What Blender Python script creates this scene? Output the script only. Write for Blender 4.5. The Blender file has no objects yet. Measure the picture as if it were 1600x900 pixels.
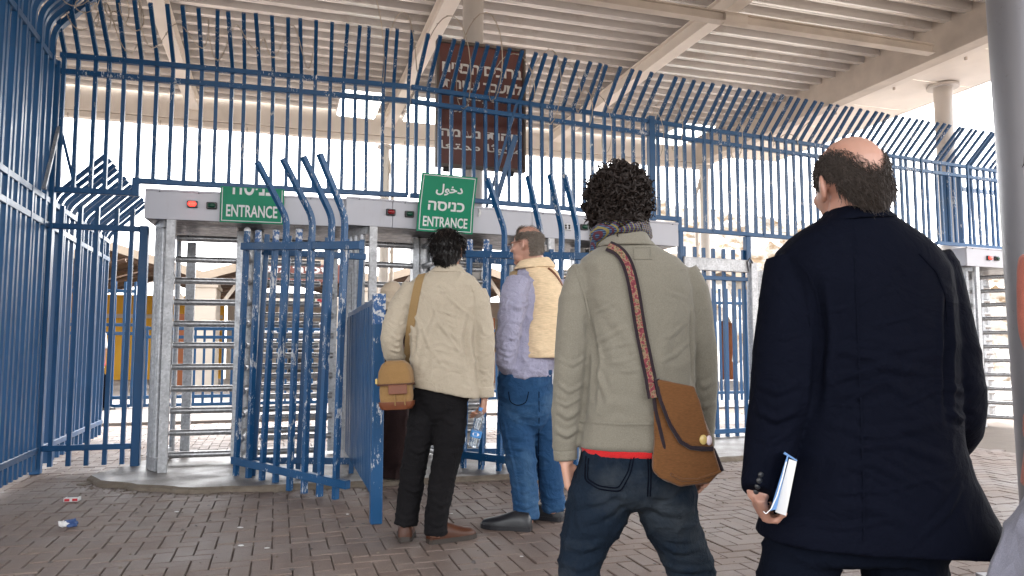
import bpy, bmesh, math, random
import numpy as np
from mathutils import Vector, Matrix, Euler, Quaternion
from mathutils.bvhtree import BVHTree
from math import sin, cos, pi, radians, atan2, sqrt

random.seed(7)
SC = bpy.context.scene
COL = SC.collection

# ---------------------------------------------------------------- camera, sky, sun, exposure
F = 1160.0                                   # focal length in pixels of the 1600-wide photograph
PITCH = math.atan(95 / F)
EYE = 1.10
cam = bpy.data.cameras.new('camera')
cam.sensor_width = 36.0
cam.lens = 36.0 * F / 1600
cam.clip_end = 3000
cam.clip_start = 0.05
camo = bpy.data.objects.new('camera', cam)
COL.objects.link(camo)
camo.location = (0, 0, EYE)
camo.rotation_euler = (pi / 2 + PITCH, 0, 0)
SC.camera = camo

SUN_EL, SUN_AZ = radians(54), radians(10)      # azimuth clockwise from +Y: high, ahead and a little right, veiled by cloud
world = bpy.data.worlds.new('World')
SC.world = world
world.use_nodes = True
wn = world.node_tree
bg = wn.nodes['Background']
sky = wn.nodes.new('ShaderNodeTexSky')
sky.sky_type = 'NISHITA'
sky.sun_disc = False
sky.sun_elevation = SUN_EL
sky.sun_rotation = SUN_AZ
sky.air_density = 1.0
sky.dust_density = 4.0
sky.ozone_density = 0.6
hs = wn.nodes.new('ShaderNodeHueSaturation')    # an overcast sky is nearly colourless
hs.inputs['Saturation'].default_value = 0.12
wn.links.new(sky.outputs[0], hs.inputs['Color'])
wn.links.new(hs.outputs[0], bg.inputs['Color'])
bg.inputs['Strength'].default_value = 0.15

sun = bpy.data.lights.new('sun', 'SUN')
sun.energy = 0.8
sun.angle = radians(25)
sun.color = (1.0, 0.965, 0.92)
suno = bpy.data.objects.new('sun', sun)
COL.objects.link(suno)
sd = Vector((sin(SUN_AZ) * cos(SUN_EL), cos(SUN_AZ) * cos(SUN_EL), sin(SUN_EL)))
suno.rotation_euler = (-sd).to_track_quat('-Z', 'Y').to_euler()
suno.location = sd * 40

SC.view_settings.view_transform = 'Standard'
SC.view_settings.look = 'None'
SC.view_settings.gamma = 1.0
SC.view_settings.exposure = 3.2
SC.cycles.max_bounces = 8
SC.cycles.diffuse_bounces = 5
SC.cycles.use_denoising = True

# ---------------------------------------------------------------- measuring helpers (metres from photograph measurements)
CP, SP = cos(PITCH), sin(PITCH)
def ray(px, py):
    u = px - 800.0; v = 450.0 - py
    return Vector((u, F * CP - v * SP, F * SP + v * CP))
def P(px, py, Y):                             # a point at forward distance Y
    r = ray(px, py); k = Y / r.y
    return Vector((r.x * k, Y, EYE + r.z * k))
def G(px, py, z=0.0):                         # a point on the horizontal plane z
    r = ray(px, py); k = (z - EYE) / r.z
    return Vector((r.x * k, r.y * k, z))
def PXM(Y):                                   # metres per photograph pixel at distance Y
    return Y / F

# ---------------------------------------------------------------- mesh helpers
def box(cx, cy, cz, sx, sy, sz, rz=0.0):
    x, y, z = sx / 2, sy / 2, sz / 2
    c, s = cos(rz), sin(rz)
    V = []
    for dx, dy, dz in ((-x,-y,-z),(x,-y,-z),(x,y,-z),(-x,y,-z),(-x,-y,z),(x,-y,z),(x,y,z),(-x,y,z)):
        V.append((cx + dx * c - dy * s, cy + dx * s + dy * c, cz + dz))
    return V, [(0,3,2,1),(4,5,6,7),(0,1,5,4),(1,2,6,5),(2,3,7,6),(3,0,4,7)]

def bbox(cx, cy, cz, sx, sy, sz, b=0.004):
    """box with chamfered edges"""
    x, y, z = sx / 2, sy / 2, sz / 2
    bm = bmesh.new()
    r = bmesh.ops.create_cube(bm, size=1)
    for v in bm.verts:
        v.co = Vector((v.co.x * sx + cx, v.co.y * sy + cy, v.co.z * sz + cz))
    bmesh.ops.bevel(bm, geom=bm.edges[:], offset=b, segments=1, affect='EDGES', profile=0.5)
    V = [tuple(v.co) for v in bm.verts]
    bm.verts.index_update()
    Fc = [tuple(v.index for v in f.verts) for f in bm.faces]
    bm.free()
    return V, Fc

def tube(pts, r, n=8, cap=True, up=None, phase=0.0, flat=1.0):
    """pts: points; r: radius or list; parallel transported; flat squashes the second axis"""
    pts = [Vector(p) for p in pts]
    m = len(pts)
    rs = r if isinstance(r, (list, tuple)) else [r] * m
    T = []
    for i in range(m):
        a = pts[max(i - 1, 0)]; b = pts[min(i + 1, m - 1)]
        d = (b - a)
        T.append(d.normalized() if d.length > 1e-9 else Vector((0, 0, 1)))
    u = Vector(up) if up else (Vector((1, 0, 0)) if abs(T[0].x) < 0.8 else Vector((0, 1, 0)))
    u = (u - T[0] * u.dot(T[0])).normalized()
    V, Fc = [], []
    for i in range(m):
        if i:
            q = T[i - 1].rotation_difference(T[i])
            u = q @ u
            u = (u - T[i] * u.dot(T[i])).normalized()
        w = T[i].cross(u)
        for k in range(n):
            a = 2 * pi * k / n + phase
            V.append(tuple(pts[i] + (u * cos(a) + w * sin(a) * flat) * rs[i]))
    for i in range(m - 1):
        for k in range(n):
            k2 = (k + 1) % n
            Fc.append((i * n + k, i * n + k2, (i + 1) * n + k2, (i + 1) * n + k))
    if cap:
        Fc.append(tuple(reversed(range(n))))
        Fc.append(tuple((m - 1) * n + k for k in range(n)))
    return V, Fc

def loft(rings, n=28, sq=2.3, cap=True):
    """rings: (centre Vector, rx, ry, tilt) horizontal super-ellipses; tilt = dz per dx"""
    V, Fc = [], []
    for c, rx, ry, *t in rings:
        tl = t[0] if t else 0.0
        ty = t[1] if len(t) > 1 else 0.0
        for k in range(n):
            a = 2 * pi * k / n
            ca, sa = cos(a), sin(a)
            x = rx * math.copysign(abs(ca) ** (2 / sq), ca)
            y = ry * math.copysign(abs(sa) ** (2 / sq), sa)
            V.append((c[0] + x, c[1] + y, c[2] + tl * x + ty * y))
    m = len(rings)
    for i in range(m - 1):
        for k in range(n):
            k2 = (k + 1) % n
            Fc.append((i * n + k, (i + 1) * n + k, (i + 1) * n + k2, i * n + k2))
    if cap:
        Fc.append(tuple(range(n)))
        Fc.append(tuple(reversed([(m - 1) * n + k for k in range(n)])))
    return V, Fc

def ell(c, r, mat3=None, nu=14, nv=10):
    V, Fc = [], []
    c = Vector(c)
    M3 = mat3 or Matrix.Identity(3)
    V.append(tuple(c + M3 @ Vector((0, 0, r[2]))))
    for j in range(1, nv):
        t = pi * j / nv
        for i in range(nu):
            p = 2 * pi * i / nu
            V.append(tuple(c + M3 @ Vector((r[0] * sin(t) * cos(p), r[1] * sin(t) * sin(p), r[2] * cos(t)))))
    V.append(tuple(c + M3 @ Vector((0, 0, -r[2]))))
    for i in range(nu):
        Fc.append((0, 1 + i, 1 + (i + 1) % nu))
    for j in range(nv - 2):
        for i in range(nu):
            a = 1 + j * nu + i; b = 1 + j * nu + (i + 1) % nu
            Fc.append((a, a + nu, b + nu, b))
    L = len(V) - 1
    for i in range(nu):
        Fc.append((L, L - nu + (i + 1) % nu, L - nu + i))
    return V, Fc

def extrude_xz(poly, y0, y1):
    """prism from an (x,z) polygon"""
    n = len(poly)
    V = [(x, y0, z) for x, z in poly] + [(x, y1, z) for x, z in poly]
    Fc = [tuple(range(n)), tuple(reversed(range(n, 2 * n)))]
    for i in range(n):
        j = (i + 1) % n
        Fc.append((i, i + n, j + n, j))
    return V, Fc

def merge(*parts):
    V, Fc = [], []
    for v, f in parts:
        o = len(V)
        V += list(v)
        Fc += [tuple(i + o for i in q) for q in f]
    return V, Fc

def xf(part, M):
    return [tuple(M @ Vector(v)) for v in part[0]], part[1]

def mesh(name, part, fix=True):
    me = bpy.data.meshes.new(name)
    me.from_pydata(part[0], [], part[1])
    if fix:
        bm = bmesh.new(); bm.from_mesh(me)
        bmesh.ops.recalc_face_normals(bm, faces=bm.faces)
        bm.to_mesh(me); bm.free()
    me.update()
    return me

def smooth_by_angle(me, ang=40):
    me.shade_smooth()
    if hasattr(me, 'set_sharp_from_angle'):
        me.set_sharp_from_angle(angle=radians(ang))

def obj(name, part, material=None, parent=None, loc=None, rot=None, smooth=None, fix=True):
    me = part if isinstance(part, bpy.types.Mesh) else mesh(name, part, fix)
    if material is not None and not me.materials:
        me.materials.append(MAT[material] if isinstance(material, str) else material)
    if smooth:
        smooth_by_angle(me, smooth if smooth is not True else 60)
    o = bpy.data.objects.new(name, me)
    COL.objects.link(o)
    if parent is not None:
        o.parent = parent
    if loc is not None:
        o.location = loc
    if rot is not None:
        o.rotation_euler = rot
    return o

def tag(o, label, cat, group=None):
    o['label'] = label; o['category'] = cat
    if group: o['group'] = group
    return o

def struct(o):
    o['kind'] = 'structure'
    return o

def thing(name, label, cat, loc=(0, 0, 0), rz=0.0, group=None):
    o = bpy.data.objects.new(name, None)
    o.empty_display_size = 0.2
    COL.objects.link(o)
    o.location = loc
    o.rotation_euler = (0, 0, rz)
    return tag(o, label, cat, group)

# ---------------------------------------------------------------- numpy noise for cloth folds
def vnoise(p, seed=0):
    p = np.asarray(p, dtype=np.float64)
    i = np.floor(p).astype(np.int64); f = p - i
    f = f * f * (3 - 2 * f)
    def h(ix, iy, iz):
        n = (ix * 374761393 + iy * 668265263 + iz * 2147483647 + seed * 974634777) & 0xFFFFFFFF
        n = ((n ^ (n >> 13)) * 1274126177) & 0xFFFFFFFF
        n = ((n ^ (n >> 16)) * 2246822519) & 0xFFFFFFFF
        return ((n ^ (n >> 15)) & 0xFFFFFF) / float(0xFFFFFF)
    r = 0
    for dx in (0, 1):
        for dy in (0, 1):
            for dz in (0, 1):
                w = (f[:, 0] if dx else 1 - f[:, 0]) * (f[:, 1] if dy else 1 - f[:, 1]) * (f[:, 2] if dz else 1 - f[:, 2])
                r = r + w * h(i[:, 0] + dx, i[:, 1] + dy, i[:, 2] + dz)
    return r * 2 - 1
def ridged(p, seed=0):
    return np.exp(-np.abs(vnoise(p, seed)) / 0.17) * 1.5 - 0.55
# ---------------------------------------------------------------- materials (procedural)
MAT = {}
class N:
    def __init__(s, name):
        s.m = bpy.data.materials.new(name)
        s.m.use_nodes = True
        s.t = s.m.node_tree
        s.b = s.t.nodes['Principled BSDF']
        MAT[name] = s.m
        s._pos = None
    def new(s, typ, **kw):
        n = s.t.nodes.new(typ)
        for k, v in kw.items(): setattr(n, k, v)
        return n
    def link(s, a, b): s.t.links.new(a, b)
    def pos(s):
        if s._pos is None:
            s._pos = s.new('ShaderNodeNewGeometry').outputs['Position']
        return s._pos
    def scaled(s, sc):
        m = s.new('ShaderNodeMapping')
        m.inputs['Scale'].default_value = sc
        s.link(s.pos(), m.inputs['Vector'])
        return m.outputs[0]
    def noise(s, scale=5, detail=4, rough=0.55, vec=None, dist=0.0):
        n = s.new('ShaderNodeTexNoise')
        n.inputs['Scale'].default_value = scale
        n.inputs['Detail'].default_value = detail
        n.inputs['Roughness'].default_value = rough
        n.inputs['Distortion'].default_value = dist
        s.link(vec or s.pos(), n.inputs['Vector'])
        return n.outputs['Fac']
    def ramp(s, fac, stops):
        r = s.new('ShaderNodeValToRGB')
        e = r.color_ramp.elements
        while len(e) < len(stops): e.new(0.5)
        for i, (p, c) in enumerate(stops):
            e[i].position = p
            e[i].color = (c, c, c, 1) if isinstance(c, (int, float)) else (*c, 1)
        s.link(fac, r.inputs[0])
        return r.outputs[0]
    def mix(s, fac, a, b, mode='MIX'):
        n = s.new('ShaderNodeMix', data_type='RGBA', blend_type=mode)
        if isinstance(fac, (int, float)): n.inputs[0].default_value = fac
        else: s.link(fac, n.inputs[0])
        for v, i in ((a, 6), (b, 7)):
            if isinstance(v, tuple): n.inputs[i].default_value = (*v, 1)
            else: s.link(v, n.inputs[i])
        return n.outputs[2]
    def math(s, op, a, b=0.5):
        n = s.new('ShaderNodeMath', operation=op)
        for v, i in ((a, 0), (b, 1)):
            if isinstance(v, (int, float)): n.inputs[i].default_value = v
            else: s.link(v, n.inputs[i])
        return n.outputs[0]
    def color(s, c):
        if isinstance(c, tuple): s.b.inputs['Base Color'].default_value = (*c, 1)
        else: s.link(c, s.b.inputs['Base Color'])
    def rough(s, r):
        if isinstance(r, (int, float)): s.b.inputs['Roughness'].default_value = r
        else: s.link(r, s.b.inputs['Roughness'])
    def metal(s, r):
        if isinstance(r, (int, float)): s.b.inputs['Metallic'].default_value = r
        else: s.link(r, s.b.inputs['Metallic'])
    def bump(s, h, strength=0.3, dist=0.01):
        n = s.new('ShaderNodeBump')
        n.inputs['Strength'].default_value = strength
        n.inputs['Distance'].default_value = dist
        s.link(h, n.inputs['Height'])
        s.link(n.outputs[0], s.b.inputs['Normal'])
    def random(s):
        return s.new('ShaderNodeObjectInfo').outputs['Random']

def sc(c, k): return tuple(x * k for x in c)

def plain(name, c, rough=0.6, metal=0.0, var=0.25, scale=6, bump=0.0, bscale=60, rnd=0.0, spec=0.5):
    n = N(name)
    f = n.noise(scale, 5)
    col = n.mix(f, sc(c, 1 - var), sc(c, 1 + var))
    if rnd:
        col = n.mix(n.random(), n.mix(1.0, col, (1 - rnd,) * 3, 'MULTIPLY'), n.mix(1.0, col, (1 + rnd,) * 3, 'MULTIPLY'))
    n.color(col); n.rough(rough); n.metal(metal)
    n.b.inputs['Specular IOR Level'].default_value = spec
    if bump: n.bump(n.noise(bscale, 4), bump, 0.004)
    return n

# blue fence paint: dust on it, small chips
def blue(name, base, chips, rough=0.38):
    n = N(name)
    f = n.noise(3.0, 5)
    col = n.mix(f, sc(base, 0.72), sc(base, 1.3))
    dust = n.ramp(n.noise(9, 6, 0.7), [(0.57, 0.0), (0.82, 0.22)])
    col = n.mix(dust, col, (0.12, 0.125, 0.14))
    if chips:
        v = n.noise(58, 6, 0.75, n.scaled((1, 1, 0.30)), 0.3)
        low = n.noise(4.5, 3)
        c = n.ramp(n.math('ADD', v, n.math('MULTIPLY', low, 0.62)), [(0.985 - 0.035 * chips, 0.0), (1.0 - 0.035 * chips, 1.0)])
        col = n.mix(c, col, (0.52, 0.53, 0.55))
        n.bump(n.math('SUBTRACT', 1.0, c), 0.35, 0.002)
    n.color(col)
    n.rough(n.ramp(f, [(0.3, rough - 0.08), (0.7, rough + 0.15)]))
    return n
BLUE = (0.0024, 0.062, 0.170)
blue('blue_paint', BLUE, 0.0)
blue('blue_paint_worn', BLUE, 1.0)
blue('blue_paint_chipped', (0.0026, 0.066, 0.182), 2.1)
n = N('bare_tip')
n.color(n.mix(n.ramp(n.noise(40, 5), [(0.45, 0), (0.5, 1)]), (0.55, 0.56, 0.58), (0.02, 0.09, 0.25))); n.rough(0.5)

# galvanised steel
def galv(name, base, rough=0.42, metal=0.75):
    n = N(name)
    v = n.new('ShaderNodeTexVoronoi'); v.inputs['Scale'].default_value = 55
    n.link(n.pos(), v.inputs['Vector'])
    spk = n.ramp(v.outputs['Color'], [(0.0, 0.75), (1.0, 1.2)])
    col = n.mix(1.0, n.mix(n.noise(2.5, 6, 0.65), sc(base, 0.62), sc(base, 1.25)), spk, 'MULTIPLY')
    streak = n.ramp(n.noise(7, 5, 0.6, n.scaled((6, 6, 0.6))), [(0.55, 0), (0.75, 0.5)])
    col = n.mix(streak, col, sc(base, 1.35))
    n.color(col); n.metal(metal)
    n.rough(n.ramp(n.noise(14, 4), [(0.3, rough - 0.1), (0.7, rough + 0.14)]))
    n.bump(n.noise(90, 3), 0.08, 0.002)
galv('galvanised', (0.46, 0.47, 0.49), 0.42, 0.6)
galv('galvanised_pale', (0.52, 0.52, 0.53), 0.5, 0.4)
galv('arm_steel', (0.42, 0.42, 0.43), 0.34, 0.75)
n = N('pillar_steel')
col = n.mix(n.noise(3, 6, 0.6, n.scaled((2, 2, 0.5))), (0.17, 0.165, 0.18), (0.25, 0.245, 0.26))
n.color(n.mix(n.ramp(n.noise(30, 6, 0.7), [(0.62, 0.0), (0.70, 0.4)]), col, (0.12, 0.10, 0.09))); n.metal(0.4); n.rough(0.4)
n = N('sheet_grey')
col = n.mix(n.noise(2.2, 6, 0.6), (0.42, 0.42, 0.46), (0.50, 0.50, 0.545))
col = n.mix(n.ramp(n.noise(5, 6, 0.7, n.scaled((4, 4, 0.7))), [(0.58, 0.0), (0.76, 0.4)]), col, (0.38, 0.36, 0.37))
n.color(col); n.rough(0.4)
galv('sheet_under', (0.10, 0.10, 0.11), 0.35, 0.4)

plain('cream_paint', (0.74, 0.68, 0.61), 0.55, 0, 0.14, 2.5)
plain('cream_dirty', (0.50, 0.44, 0.38), 0.6, 0, 0.3, 3.0)
n = N('deck')
col = n.mix(n.noise(0.8, 5, 0.6), (0.60, 0.575, 0.55), (0.74, 0.715, 0.69))
st = n.ramp(n.noise(1.6, 5, 0.65, n.scaled((1, 1, 1))), [(0.56, 0), (0.72, 0.55)])
col = n.mix(st, col, (0.36, 0.29, 0.22))
n.color(col); n.rough(0.22); n.metal(0.45)
plain('column_paint', (0.50, 0.46, 0.42), 0.45, 0, 0.15, 3)
plain('dark_gap', (0.03, 0.028, 0.026), 0.9)
plain('black_plastic', (0.02, 0.02, 0.022), 0.4)
plain('bolt_steel', (0.12, 0.12, 0.13), 0.4, 0.7)

# paving
def paver(name):
    n = N(name)
    base = n.mix(n.random(), (0.165, 0.113, 0.089), (0.210, 0.156, 0.128)) if name == 'paver' else \
        n.mix(n.ramp(n.noise(7.0, 1), [(0.3, 0.0), (0.7, 1.0)]), (0.165, 0.113, 0.089), (0.210, 0.156, 0.128))
    blot = n.noise(0.9, 5, 0.6)
    col = n.mix(n.ramp(blot, [(0.35, 0.0), (0.7, 0.65)]), base, (0.142, 0.120, 0.112))
    sand = n.ramp(n.noise(2.6, 6, 0.7), [(0.58, 0.0), (0.75, 0.5)])
    col = n.mix(sand, col, (0.26, 0.20, 0.155))
    col = n.mix(1.0, col, n.ramp(n.noise(160, 3), [(0.2, 0.72), (0.8, 1.28)]), 'MULTIPLY')
    n.color(col)
    n.rough(n.ramp(blot, [(0.3, 0.8), (0.7, 0.5)]))
    n.bump(n.noise(210, 4), 0.32, 0.003)
paver('paver'); paver('paver_far')
n = N('joint_sand')
n.color(n.mix(n.noise(6, 5), (0.095, 0.073, 0.058), (0.165, 0.127, 0.098))); n.rough(0.9); n.bump(n.noise(150, 4), 0.4, 0.004)
n = N('concrete')
c0 = n.mix(n.noise(2.2, 6, 0.65), (0.19, 0.17, 0.158), (0.31, 0.285, 0.265))
c0 = n.mix(n.ramp(n.noise(130, 3), [(0.35, 0.8), (0.7, 0.0)]), c0, (0.12, 0.105, 0.095))
n.color(c0); n.rough(n.ramp(n.noise(3, 4), [(0.35, 0.28), (0.65, 0.6)])); n.bump(n.noise(120, 5), 0.5, 0.005)
n = N('concrete_edge')
n.color(n.mix(n.noise(14, 6, 0.7), (0.10, 0.075, 0.05), (0.24, 0.20, 0.16))); n.rough(0.85); n.bump(n.noise(60, 5), 0.7, 0.01)
plain('pale_concrete', (0.19, 0.165, 0.148), 0.75, 0, 0.2, 2, 0.2, 90)
n = N('far_ground')
n.color(n.mix(n.noise(0.3, 6), (0.13, 0.108, 0.092), (0.21, 0.178, 0.152))); n.rough(0.8)
n = N('rubble')
rf = n.noise(1.1, 6, 0.65, n.scaled((1, 1, 2.2)))
n.color(n.mix(n.ramp(rf, [(0.50, 0), (0.62, 1)]), (0.46, 0.43, 0.39), (0.25, 0.175, 0.105))); n.rough(0.9)
n.bump(n.noise(3, 6), 0.6, 0.1)

# signs
n = N('sign_green'); n.color(n.mix(n.noise(5, 4), (0.000, 0.17, 0.085), (0.001, 0.22, 0.115))); n.rough(0.45); n.b.inputs['Specular IOR Level'].default_value = 0.25
plain('sign_white', (0.62, 0.63, 0.63), 0.5, 0, 0.08, 20)
n = N('sign_brown')
col = n.mix(n.noise(4, 6, 0.7, n.scaled((3, 3, 0.6))), (0.095, 0.030, 0.024), (0.175, 0.055, 0.042))
drip = n.ramp(n.noise(9, 6, 0.7, n.scaled((5, 5, 0.45))), [(0.60, 0.0), (0.72, 0.6)])
n.color(n.mix(drip, col, (0.20, 0.15, 0.11))); n.rough(0.5)
plain('sign_letter', (0.78, 0.74, 0.68), 0.6, 0, 0.2, 30)
plain('sign_edge', (0.13, 0.10, 0.08), 0.7, 0, 0.4, 20)

def emis(name, c, s, base=None, rough=0.3):
    n = N(name)
    n.color(base or c); n.rough(rough)
    n.b.inputs['Emission Color'].default_value = (*c, 1)
    n.b.inputs['Emission Strength'].default_value = s
emis('lamp_red_lit', (1.0, 0.03, 0.02), 0.75, (0.45, 0.01, 0.012), 0.15)
plain('lamp_red', (0.22, 0.006, 0.010), 0.12, 0, 0.1)
plain('lamp_green', (0.002, 0.055, 0.030), 0.12, 0, 0.1)
emis('tube_light', (0.95, 1.0, 0.92), 1.1)
plain('white_plastic', (0.75, 0.75, 0.74), 0.4, 0, 0.06)

# background buildings
plain('tan_roof', (0.42, 0.34, 0.26), 0.7, 0, 0.15, 1)
plain('brown_soffit', (0.15, 0.095, 0.065), 0.6, 0, 0.25, 1.5)
plain('yellow_wall', (0.75, 0.40, 0.025), 0.6, 0, 0.12, 1)
plain('cream_wall', (0.56, 0.49, 0.41), 0.7, 0, 0.12, 1)
plain('orange_door', (0.33, 0.105, 0.035), 0.6, 0, 0.15, 2)
plain('dark_door', (0.05, 0.045, 0.042), 0.6, 0, 0.3, 2)
emis('skylight', (1.0, 0.97, 0.92), 0.9)

# cloth
def cloth(name, a, b, rough=0.85, wrinkle=0.35, wscale=14, weave=450, sheen=0.15, stretch=(1, 1, 1), streak=None):
    n = N(name)
    f = n.noise(5, 6, 0.6)
    col = n.mix(f, a, b)
    wv = n.noise(weave, 2, 0.5, n.scaled(stretch))
    col = n.mix(1.0, col, n.ramp(wv, [(0.25, 0.82), (0.75, 1.16)]), 'MULTIPLY')
    if streak:
        s = n.ramp(n.noise(4.5, 5, 0.6), [(0.48, 0.0), (0.68, 1.0)])
        col = n.mix(n.math('MULTIPLY', s, streak[0]), col, streak[1])
    n.color(col); n.rough(rough)
    n.b.inputs['Sheen Weight'].default_value = sheen
    n.b.inputs['Specular IOR Level'].default_value = 0.25 if sum(a) > 0.1 else 0.07
    w = n.noise(wscale, 5, 0.55, None, 0.9)
    rid = n.math('ABSOLUTE', n.math('SUBTRACT', w, 0.5))
    h = n.math('ADD', n.math('MULTIPLY', rid, -3.0), n.math('MULTIPLY', wv, 0.10))
    n.bump(h, wrinkle, 0.012)
    return n
cloth('tan_cotton', (0.36, 0.305, 0.23), (0.43, 0.37, 0.285), 0.8, 0.5, 11, 500)
cloth('black_denim', (0.0065, 0.0062, 0.007), (0.014, 0.013, 0.014), 0.9, 0.5, 12, 520, 0.0)
cloth('blue_denim', (0.009, 0.040, 0.105), (0.020, 0.068, 0.155), 0.9, 0.5, 12, 480, 0.0, streak=(0.5, (0.070, 0.14, 0.23)))
cloth('dark_denim', (0.006, 0.011, 0.020), (0.014, 0.022, 0.035), 0.9, 0.5, 12, 420, 0.0, stretch=(1, 1, 0.25), streak=(0.6, (0.050, 0.058, 0.066)))
cloth('navy_denim', (0.002, 0.003, 0.007), (0.004, 0.006, 0.0125), 0.9, 0.4, 12, 420, 0.0)
cloth('navy_linen', (0.0020, 0.0028, 0.0072), (0.0032, 0.0043, 0.0104), 0.85, 0.5, 7, 420, 0.0)
cloth('olive_jersey', (0.176, 0.160, 0.126), (0.210, 0.192, 0.153), 0.9, 0.25, 9, 380)
cloth('lavender_linen', (0.27, 0.26, 0.36), (0.37, 0.36, 0.46), 0.85, 0.7, 16, 380)
cloth('beige_linen', (0.64, 0.475, 0.295), (0.74, 0.57, 0.375), 0.88, 0.3, 9, 260, stretch=(0.12, 0.12, 1))
cloth('vest_lining', (0.33, 0.23, 0.12), (0.38, 0.27, 0.15), 0.88, 0.3)
cloth('brown_canvas', (0.115, 0.047, 0.0145), (0.165, 0.070, 0.0235), 0.9, 0.25, 9, 300, stretch=(0.3, 0.3, 1))
cloth('tan_canvas', (0.225, 0.125, 0.046), (0.285, 0.165, 0.064), 0.85, 0.25, 9, 420)
cloth('strap_webbing', (0.24, 0.15, 0.062), (0.29, 0.19, 0.085), 0.8, 0.1, 9, 500)
cloth('dark_binding', (0.018, 0.012, 0.016), (0.035, 0.025, 0.03), 0.85, 0.1)
cloth('red_cotton', (0.45, 0.012, 0.014), (0.55, 0.018, 0.02), 0.85, 0.3)
cloth('salmon_knit', (0.42, 0.12, 0.085), (0.50, 0.16, 0.115), 0.9, 0.3)
cloth('grey_jersey', (0.26, 0.26, 0.33), (0.33, 0.33, 0.40), 0.9, 0.3)
cloth('dark_robe', (0.016, 0.008, 0.008), (0.030, 0.016, 0.015), 0.85, 0.4)
cloth('cream_scarf', (0.45, 0.36, 0.26), (0.55, 0.45, 0.34), 0.85, 0.4)
cloth('red_vest', (0.42, 0.02, 0.03), (0.5, 0.03, 0.04), 0.85, 0.3)
cloth('white_shirt', (0.55, 0.55, 0.55), (0.65, 0.65, 0.65), 0.85, 0.3)
plain('brown_leather', (0.060, 0.0165, 0.0045), 0.40, 0, 0.45, 12, 0.1, 120, spec=0.3)
plain('rust_leather', (0.15, 0.045, 0.018), 0.45, 0, 0.25, 20, 0.1, 120)
plain('black_leather', (0.012, 0.012, 0.015), 0.38, 0, 0.3, 20, 0.15, 120)
plain('sole', (0.03, 0.022, 0.017), 0.7, 0, 0.3, 20)
plain('pin_yellow', (0.55, 0.40, 0.14), 0.25)
plain('pin_white', (0.62, 0.52, 0.56), 0.25)
plain('paper', (0.70, 0.69, 0.68), 0.6, 0, 0.05, 10)
plain('paper_blue', (0.12, 0.25, 0.50), 0.5, 0, 0.1)
plain('wrapper_blue', (0.03, 0.07, 0.20), 0.4)
plain('pack_red', (0.45, 0.012, 0.02), 0.35)
plain('foil_dark', (0.03, 0.03, 0.05), 0.4)
plain('wire', (0.42, 0.36, 0.29), 0.5, 0.5, 0.3, 20)
plain('gum', (0.10, 0.09, 0.085), 0.8, 0, 0.3, 40)
plain('label_blue', (0.05, 0.22, 0.52), 0.35, 0, 0.2, 40)

# plaid scarf
n = N('plaid')
wx = n.new('ShaderNodeTexWave', wave_type='BANDS', bands_direction='DIAGONAL'); wx.inputs['Scale'].default_value = 34
wy = n.new('ShaderNodeTexWave', wave_type='BANDS', bands_direction='Z'); wy.inputs['Scale'].default_value = 48
n.link(n.pos(), wx.inputs['Vector']); n.link(n.pos(), wy.inputs['Vector'])
a = n.ramp(wx.outputs['Fac'], [(0.80, 0.0), (0.86, 1.0)])
b2 = n.ramp(wy.outputs['Fac'], [(0.80, 0.0), (0.86, 1.0)])
a3 = n.ramp(wx.outputs['Fac'], [(0.10, 1.0), (0.16, 0.0)])
c1 = n.mix(b2, (0.020, 0.035, 0.085), (0.08, 0.16, 0.26))
c1 = n.mix(a, c1, (0.22, 0.17, 0.05))
c1 = n.mix(a3, c1, (0.09, 0.02, 0.03))
n.color(c1); n.rough(0.9)
# woven strap with a patterned middle
n = N('strap_pattern')
nz = n.noise(85, 2, 0.5)
c1 = n.ramp(nz, [(0.36, (0.12, 0.015, 0.025)), (0.46, (0.20, 0.035, 0.045)), (0.52, (0.24, 0.18, 0.10)), (0.60, (0.07, 0.06, 0.03)), (0.68, (0.22, 0.03, 0.035))])
n.color(c1); n.rough(0.85)

def skin(name, c):
    n = N(name)
    col = n.mix(n.noise(18, 5), sc(c, 0.86), sc(c, 1.12))
    red = n.ramp(n.noise(7, 3), [(0.45, 0), (0.7, 0.4)])
    n.color(n.mix(red, col, (c[0] * 1.05, c[1] * 0.78, c[2] * 0.72)))
    n.rough(0.42)
    n.b.inputs['Subsurface Weight'].default_value = 0.08
    n.b.inputs['Subsurface Radius'].default_value = (0.012, 0.005, 0.003)
    n.bump(n.noise(260, 3), 0.08, 0.002)
skin('skin_fair', (0.50, 0.28, 0.20))
skin('skin_ruddy', (0.47, 0.262, 0.195))
skin('skin_olive', (0.36, 0.19, 0.125))
def hairm(name, a, b, rough=0.4):
    n = N(name)
    n.color(n.mix(n.noise(90, 3), a, b)); n.rough(rough)
    n.b.inputs['Specular IOR Level'].default_value = 0.25
hairm('hair_black', (0.006, 0.005, 0.005), (0.014, 0.011, 0.010), 0.35)
hairm('hair_dark', (0.009, 0.006, 0.005), (0.024, 0.015, 0.012), 0.62)
hairm('hair_grey_brown', (0.10, 0.078, 0.064), (0.30, 0.255, 0.215), 0.6)
hairm('hair_greying', (0.022, 0.017, 0.0145), (0.115, 0.092, 0.080), 0.6)
plain('eye_white', (0.75, 0.72, 0.70), 0.2, 0, 0.05)
plain('eye_dark', (0.03, 0.018, 0.012), 0.1, 0, 0.05)
n = N('bottle_plastic')
n.color((0.86, 0.94, 1.0)); n.rough(0.06)
n.b.inputs['Transmission Weight'].default_value = 0.92
n.b.inputs['IOR'].default_value = 1.33
n = N('lens_glass'); n.color((0.95, 0.97, 1.0)); n.rough(0.02); n.b.inputs['Transmission Weight'].default_value = 0.95; n.b.inputs['IOR'].default_value = 1.2
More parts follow.
